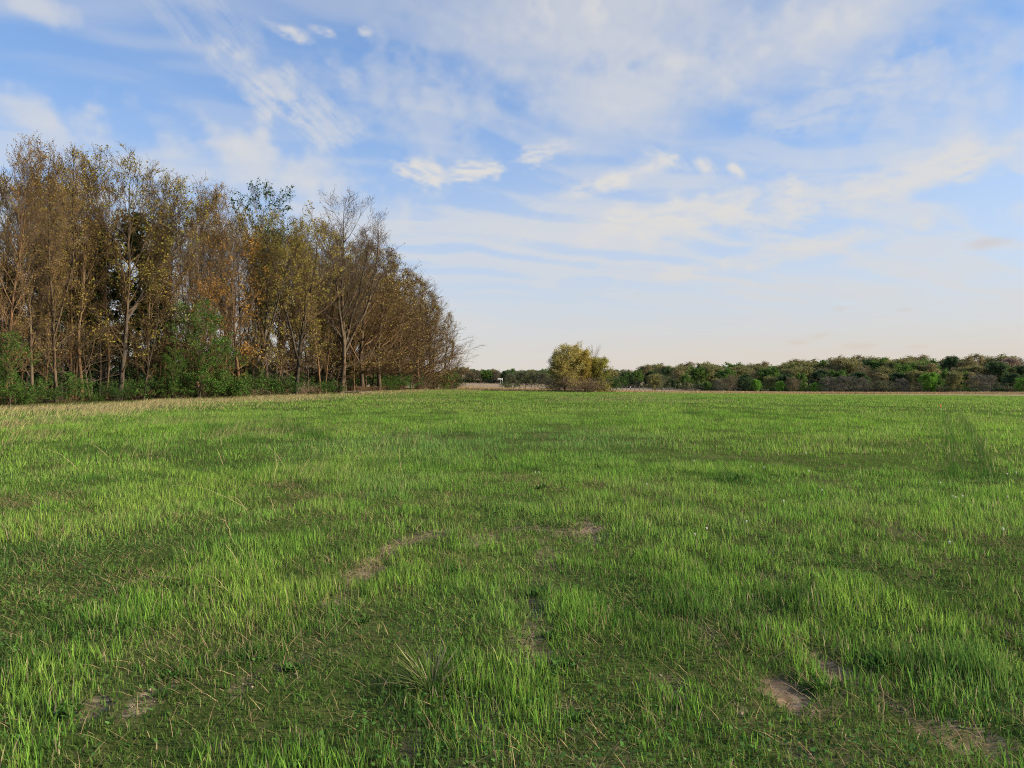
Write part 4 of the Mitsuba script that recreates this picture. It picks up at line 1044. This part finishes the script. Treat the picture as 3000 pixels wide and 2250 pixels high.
# the row of small trees with bare trunks this side of the dry field
for px, d, top, kind, wide, label in ((1497, 168, 1088, 'far_parasol', 1.0, 'bushy tree at the left end of the row of thin trunks'), (1522, 170, 1082, 'far_parasol', 1.15, 'first thin trunk of the row before the dry field'), (1540, 170, 1080, 'far_parasol', 1.1, 'forked thin trunk of the row before the dry field'),
                                      (1557, 171, 1082, 'far_parasol', 1.0, 'straight thin trunk right of the forked one'), (1567, 172, 1086, 'far_parasol', .95, 'leaning pair of thin trunks left of the lone clump'), (1588, 170, 1082, 'far_parasol', 1.1, 'last thin trunk beside the lone clump')):
    far_plant(kind, px, d, top, label, wide, 'row of small trees before the dry field', rz=px * 2.)
x, y = spot(1494, 166)
plant('shrub_dark', 'distant_shrub', x, y, 2.6, 'dark bush at the left end of the row of thin trunks', 'shrub', rz=20, wide=1.2)
# two trees and a small one before the dry field, right of the clump
for px, d, top, kind, wide, label in ((1913, 151, 1090, 'far_olive', 1.05, 'olive spreading tree standing alone before the right dry field'), (1938, 152, 1092, 'far_parasol', 1., 'grey green tree beside the olive spreading one'), (2012, 151, 1114, 'far_parasol', .8, 'small thin tree standing alone before the right dry field')):
    far_plant(kind, px, d, top, label, wide, 'trees standing before the right dry field', rz=px)

# ---------------------------------------------------------------- small made things
scene['mat_white'] = {'type': 'principled', 'base_color': rgb(.78, .78, .76), 'roughness': .5}
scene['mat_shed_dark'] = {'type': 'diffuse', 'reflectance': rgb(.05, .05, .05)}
scene['mat_post'] = {'type': 'diffuse', 'reflectance': bark_tex((.09, .075, .065), (.19, .16, .14), (.14, .12, .10))}
scene['mat_wire'] = {'type': 'roughconductor', 'material': 'Al', 'alpha': .4}
scene['mat_board'] = {'type': 'diffuse', 'reflectance': bark_tex((.15, .075, .06), (.26, .15, .12), (.21, .12, .10))}
scene['mat_board_pale'] = {'type': 'diffuse', 'reflectance': bark_tex((.40, .32, .25), (.54, .45, .37), (.46, .38, .30))}
scene['mat_orange'] = {'type': 'twosided', 'bsdf': {'type': 'diffuse', 'reflectance': rgb(.72, .22, .05)}}
scene['mat_tape'] = {'type': 'twosided', 'bsdf': {'type': 'diffuse', 'reflectance': rgb(.80, .52, .36)}}


def tag(key, label, cat, group=None):
    labels[key] = {'label': label, 'category': cat}
    if group:
        labels[key]['group'] = group


def boxm(sx, sy, sz, at=(0, 0, 0), rot=None):
    m = trimesh.creation.box((sx, sy, sz))
    if rot is not None:
        m.apply_transform(trimesh.transformations.euler_matrix(*rot))
    m.apply_translation(at)
    return m


# white open shed beyond the dry field
x, y = spot(1466, 356); z = float(height(x, y))
tag('white_shed', 'small white open fronted shed before the trees beyond the dry field', 'shed')
scene['white_shed__roof'] = mikit.ply(boxm(2.6, 2.4, .35, (x, y, z + 2.35), (.10, 0, 0)), 'mat_white')
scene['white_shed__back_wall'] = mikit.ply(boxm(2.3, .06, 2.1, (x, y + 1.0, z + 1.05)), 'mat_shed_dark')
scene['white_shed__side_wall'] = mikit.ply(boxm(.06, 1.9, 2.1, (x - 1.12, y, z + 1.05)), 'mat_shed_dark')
for n_i, dx in enumerate((.15, 1.1)):
    scene['white_shed__post' + ('' if n_i == 0 else f'_{n_i:03d}')] = mikit.ply(boxm(.34 if n_i else .2, .2, 2.2, (x + dx, y - 1.0, z + 1.08)), 'mat_white')

# wire fence in front of the right dry field
tag('wire_fence', 'old wire fence on thin posts before the right dry field', 'fence')
FP = [(1808, 158), (1824, 157.5), (1836, 157), (1847, 157), (1858, 156.5), (1873, 156), (1886, 156), (1962, 155), (1978, 155)]
heads = []
for n_i, (px, d) in enumerate(FP):
    x, y = spot(px, d); z = float(height(x, y))
    m = trimesh.creation.cylinder(radius=.07, height=1.5, sections=7); m.apply_translation((0, 0, .65))
    m.apply_transform(trimesh.transformations.rotation_matrix(((n_i * 37) % 11 - 5) * .012, [0, 1, 0])); m.apply_translation((x, y, z))
    scene['wire_fence__post' + ('' if n_i == 0 else f'_{n_i:03d}')] = mikit.ply(m, 'mat_post', smooth=40)
    heads.append((x, y, z))
heads = np.array(heads)
for n_i, hz in enumerate((.55, .85, 1.15)):
    scene['wire_fence__wire' + ('' if n_i == 0 else f'_{n_i:03d}')] = mikit.ply(tubes((heads + [0, -.075, hz])[None], np.full((1, len(heads)), .008), 4), 'mat_wire')
hx, hy, hz = heads[3]
scene['wire_fence__marker_plate'] = mikit.ply(boxm(.26, .02, .26, (hx, hy - .09, hz + 1.1)), 'mat_white')

# boards lying at the edge of the wood
x0, y0 = spot(1040, 79.2); z0 = float(height(x0, y0))
tag('board_pile', 'loose pile of red brown and pale boards at the foot of the wood', 'boards')
for n_i, (dx, dy, dz, L, w, t, yaw, roll, mat) in enumerate(((-.35, .1, .10, 1.9, .22, .05, .05, .02, 'mat_board'), (-.25, -.1, .16, 1.7, .20, .05, -.12, -.03, 'mat_board'), (.1, .15, .22, 1.5, .24, .05, .2, .06, 'mat_board'), (-.5, 0, .30, 1.3, .18, .04, .08, .0, 'mat_board_pale'),
                                                         (.25, .05, .34, 1.0, .20, .04, -.05, .04, 'mat_board_pale'), (1.25, -.2, .22, 1.25, .16, .05, .15, -.11, 'mat_board_pale'), (1.1, -.1, .08, 1.4, .2, .05, -.1, 0, 'mat_board'))):
    scene['board_pile__board' + ('' if n_i == 0 else f'_{n_i:03d}')] = mikit.ply(boxm(L, w, t, (x0 + dx, y0 + dy, z0 + dz), (0, roll, yaw)), mat)

# marked stake in the wood's edge and the small flag in the field
x, y = spot(581, 60.2); z = float(height(x, y))
tag('marker_stake', 'thin wooden stake wrapped in pale orange tape between green bushes', 'stake')
scene['marker_stake__stake'] = mikit.ply(boxm(.06, .05, 1.75, (x, y, z + .8), (0, .02, .3)), 'mat_bark_dark')
scene['marker_stake__tape'] = mikit.ply(boxm(.13, .10, .50, (x, y, z + 1.30), (0, .02, .3)), 'mat_tape')
x, y = spot(2757, 37); z = float(height(x, y))
tag('survey_flag', 'small orange wire flag standing in the grass at the right', 'flag')
scene['survey_flag__wire'] = mikit.ply(tubes(np.array([[[x, y, z], [x + .01, y, z + .25], [x + .03, y, z + .52]]]), np.full((1, 3), .004), 5), 'mat_wire')
u = np.linspace(0, 1, 6)
fv = np.concatenate([np.stack([x + .025 - .10 * u, y + .02 * np.sin(u * 5), z + .50 - .06 * u], -1), np.stack([x + .02 - .085 * u, y + .02 * np.sin(u * 5 + .5), z + .36 - .05 * u], -1)])
ff = np.array([(i, i + 1, i + 7) for i in range(5)] + [(i, i + 7, i + 6) for i in range(5)])
scene['survey_flag__flag'] = mikit.ply((fv, ff), 'mat_orange')

# ---------------------------------------------------------------- plants that stand out in the sward
for k in range(3):
    rng = np.random.default_rng(80 + k)
    n = 46 + 8 * k
    ld = rng.uniform(0, 6.3, n)
    col = np.array((.055, .125, .028)) * rng.uniform(.55, 1.6, (n, 1))
    rr, wa = np.abs(rng.normal(0, .06, n)), rng.uniform(0, 6.3, n)
    v, f, c = blades(rr * np.cos(wa), rr * np.sin(wa), np.zeros(n), rng.uniform(.05, .13, n), rng.uniform(.018, .034, n), ld + np.pi / 2 + rng.normal(0, .5, n), ld, rng.uniform(.45, .95, n), rng.uniform(.1, .5, n), col, 4)
    scene[f'kind_weed_{k}'] = {'type': 'shapegroup', 'leaves': mikit.ply((v, f), 'mat_leaf', color=np.clip(c, .004, 1))}
WEEDS = [(1320, 1665, 1.0, 'dark leafy weed right of the long rut'), (1585, 1728, 1.1, 'dark leafy weed above the dirt patches in the middle foreground'), (1955, 1478, .9, 'low dark weed patch right of centre'), (2150, 1405, 1.3, 'wide dark weed clump in the right middle distance'),
         (2130, 1412, 1.1, 'dark weed beside the wide clump in the right middle distance'), (2185, 1400, 1., 'dark weed at the right of the wide clump in the right middle distance'), (1582, 1428, .8, 'round dark weed near the two white flowers'), (2600, 1945, 1.2, 'deep green weed clump right of the largest dirt patch'),
         (2575, 1960, .9, 'smaller deep green weed left of the clump at the right'), (205, 2092, .9, 'dark weed below the dirt patch at the lower left'), (735, 1928, .9, 'broad leaved weed above a dirt patch on the left'), (500, 1985, .7, 'low weed between the dirt patches at the lower left'), (480, 2040, .7, 'low weed just below the dirt at the lower left'),
         (1665, 1950, .8, 'dark blue green weed in the middle foreground'), (1335, 1925, .8, 'dark upright weed above the dry patch'), (1620, 1865, .7, 'small weed right of the dirt in the middle foreground'), (2395, 2015, .8, 'weed at the right edge of the largest dirt patch'), (2420, 2010, .7, 'weed between the two dirt patches at the right'),
         (2820, 1960, 1., 'weed in the lush grass at the far right'), (1800, 1510, .8, 'weed right of the thin dirt streak'), (2340, 1760, .9, 'dark weed in the deep green tuft at the right'), (1060, 1815, .7, 'weed left below the long rut'), (860, 1960, .7, 'weed left of the coarse tussock'), (1870, 1690, .7, 'small dark weed right of centre'),
         (2060, 1590, .8, 'dark weed below the lone white flower'), (2700, 1560, .8, 'dark weed left of a white flower at the far right'), (2450, 1660, .7, 'dark weed in the right foreground, above the lush tuft'), (1690, 2110, .7, 'weed near the bottom edge, right of the straw')]
for n_i, (px, py, s, label) in enumerate(WEEDS):
    x, y = ground_at(px, py)
    key = numbered('broadleaf_weed')
    scene[key] = {'type': 'instance', 'to_world': T().translate([float(x), float(y), float(height(x, y)) - .01]).rotate([0, 0, 1], 73. * n_i).scale(s * float(np.clip(.75 + .02 * y, .8, 1.2))), 'shapegroup': {'type': 'ref', 'id': f'kind_weed_{n_i % 3}'}}
    tag(key, label, 'weed', 'broad leaved weeds in the grass')

rng = np.random.default_rng(97)
ico = trimesh.creation.icosphere(subdivisions=0, radius=1.0)
vs, fs = [], []
for sx, sy, rx, ry, st in SOIL:
    for _ in range(int(min(30, 12 + rx * ry * 400))):
        x, y = sx + rng.normal(0, .45) * rx, sy + rng.normal(0, .45) * ry
        r = .004 + .010 * rng.random() ** 3
        vs.append(np.array(ico.vertices) * rng.uniform(.6, 1.3, (len(ico.vertices), 1)) * [r, r, r * .7] + [x, y, float(height(x, y)) - .03 * float(soil_at(np.array([x]), np.array([y]))[0]) + r * .3]); fs.append(np.array(ico.faces) + 12 * len(fs))
scene['mat_clod'] = {'type': 'diffuse', 'reflectance': bark_tex((.13, .092, .065), (.33, .25, .185), (.24, .18, .13))}
scene['soil_clods'] = mikit.ply((np.vstack(vs), np.vstack(fs)), 'mat_clod', smooth=True)
labels['soil_clods'] = {'label': 'small crumbs and clods of earth on the bare patches', 'category': 'soil', 'kind': 'stuff'}

rng = np.random.default_rng(90)
x, y = ground_at(1265, 2010); n = 150
ld = rng.uniform(0, 6.3, n); rr = np.abs(rng.normal(0, .05, n))
col = np.where(rng.random((n, 1)) < .25, STRAW, np.array((.13, .19, .05))) * rng.uniform(.6, 1.3, (n, 1))
v, f, c = blades(x + rr * np.cos(ld), y + rr * np.sin(ld), np.full(n, float(height(x, y))), rng.uniform(.10, .26, n), rng.uniform(.005, .008, n), ld + np.pi / 2 + rng.normal(0, .5, n), ld, rng.uniform(.45, .95, n), rng.uniform(.1, .6, n), col, 5)
scene['grass_tussock'] = mikit.ply((v, f), 'mat_blade', color=np.clip(c, .004, .9))
tag('grass_tussock', 'coarse sprawling grass tussock with straw coloured heart in the foreground', 'tussock')

STALKS = [((725, 1490), (500, 1420), 'long dry stalk arching to the left in the left middle distance'), ((840, 1385), (760, 1313), 'bent yellow dry stalk with a drooping tip, left of centre'), ((815, 1378), (790, 1330), 'shorter dry stalk beside the bent yellow one'), ((1176, 1380), (1166, 1313), 'upright dry stalk left of the centre of the field'),
          ((657, 1372), (617, 1313), 'thin dry stalk left of the bent yellow one'), ((289, 1740), (540, 1689), 'long dry stalk lying to the right in the left foreground'), ((685, 1750), (569, 1720), 'dry stalk lying to the left in the left foreground'), ((709, 1680), (627, 1600), 'straight leaning dry stalk in the left foreground'),
          ((690, 1598), (641, 1532), 'thin leaning dry stalk above the straight one'), ((728, 1500), (675, 1455), 'short leaning dry stalk in the left middle distance'), ((230, 1375), (125, 1312), 'dry stalk bending left near the left edge'), ((330, 1350), (250, 1300), 'pale dry stalk in the drift of seed stalks at the left'),
          ((805, 1500), (785, 1462), 'short stalk right of the long arching one'), ((2590, 2110), (2580, 1985), 'single pale upright stalk beside the dirt at the right'), ((1010, 1475), (960, 1440), 'small pale stalk below the centre left')]
for n_i, (b, e, label) in enumerate(STALKS):
    rng = np.random.default_rng(200 + n_i)
    p0 = ground_at(*b); d = p0[1]
    z0 = float(height(*p0))
    dx, dz = (e[0] - b[0]) / F * d, max((b[1] - e[1]) / F * d, .12)
    t = np.linspace(0, 1, 12)[:, None]
    P = np.array([p0[0], p0[1], z0]) + t * np.array([dx, .1 * rng.normal(), 0]) + np.hstack([t * 0, t * 0, dz * (1.5 * t - .5 * t ** 3) + .04 * np.sin(np.pi * t)])
    P = P + np.cumsum(rng.normal(0, .004, P.shape), 0)
    v, f = tubes(P[None], (.0022 + .00013 * d) * np.linspace(1, .45, 12)[None], 5)
    key = numbered('dry_stalk')
    scene[key] = mikit.ply((v, f), 'mat_dry', color=np.tile([[.50, .40, .23]], (len(v), 1)), smooth=True)
    tag(key, label, 'dry stalk', 'dry stalks standing out of the grass')

rng = np.random.default_rng(95)
n = 60
dirs = unit(rng.normal(0, 1, (n, 3)))
head = leaf_cards(rng, dirs * .012, .018, ((.72, .72, .66), (.62, .62, .55), (.78, .78, .74)))
scene['kind_white_flower'] = {'type': 'shapegroup', 'head': mikit.ply((head[0] + [0, 0, .16], head[1]), 'mat_leaf', color=np.clip(head[2], .4, .8)), 'stem': mikit.ply(tubes(np.array([[[0, 0, 0], [.005, 0, .08], [0, 0, .155]]]), np.full((1, 3), .0016), 4), 'mat_blade', color=np.tile([[.12, .2, .05]], (12, 1)))}
FLOWERS = [(2034, 1338, 'white flower head alone in the right middle distance'), (2200, 1358, 'white flower head, left of a close pair'), (2238, 1362, 'white flower head, right of a close pair'), (2361, 1315, 'highest white flower head at the right'), (2371, 1370, 'white flower head below the highest one'), (1568, 1372, 'left white flower head of two side by side near the centre'),
           (1579, 1372, 'right white flower head of two side by side near the centre'), (1895, 1409, 'white flower head right of the round dark weed'), (2408, 1428, 'white flower head above the dark weed clump, far right of centre'), (2791, 1445, 'left white flower head of three in a row at the right'), (2800, 1448, 'middle white flower head of three in a row at the right'),
           (2821, 1445, 'right white flower head of three in a row at the right'), (2951, 1379, 'white flower head near the right edge, left of two'), (2978, 1374, 'white flower head near the right edge, right of two'), (2952, 1446, 'white flower head near the right edge, lower one'), (2187, 1523, 'largest white flower head, alone right of centre'),
           (2782, 1587, 'lowest bright white flower head at the right'), (2939, 1555, 'small white flower head near the right edge, above the lowest'), (2297, 1462, 'white flower head below the dark weed clump'), (2070, 1544, 'white flower head left below the largest one'), (2036, 1566, 'white flower head at the edge of a small dirt patch'), (2755, 1407, 'white flower head below the wheel track')]
for n_i, (px, py, label) in enumerate(FLOWERS):
    x, y = ground_at(px, py + .15 * F / 12)
    key = numbered('white_flower')
    scene[key] = {'type': 'instance', 'to_world': T().translate([float(x), float(y), float(height(x, y))]).rotate([0, 0, 1], 50. * n_i).scale(float(.45 + .015 * y)), 'shapegroup': {'type': 'ref', 'id': 'kind_white_flower'}}
    tag(key, label, 'flower', 'white flowers in the grass')
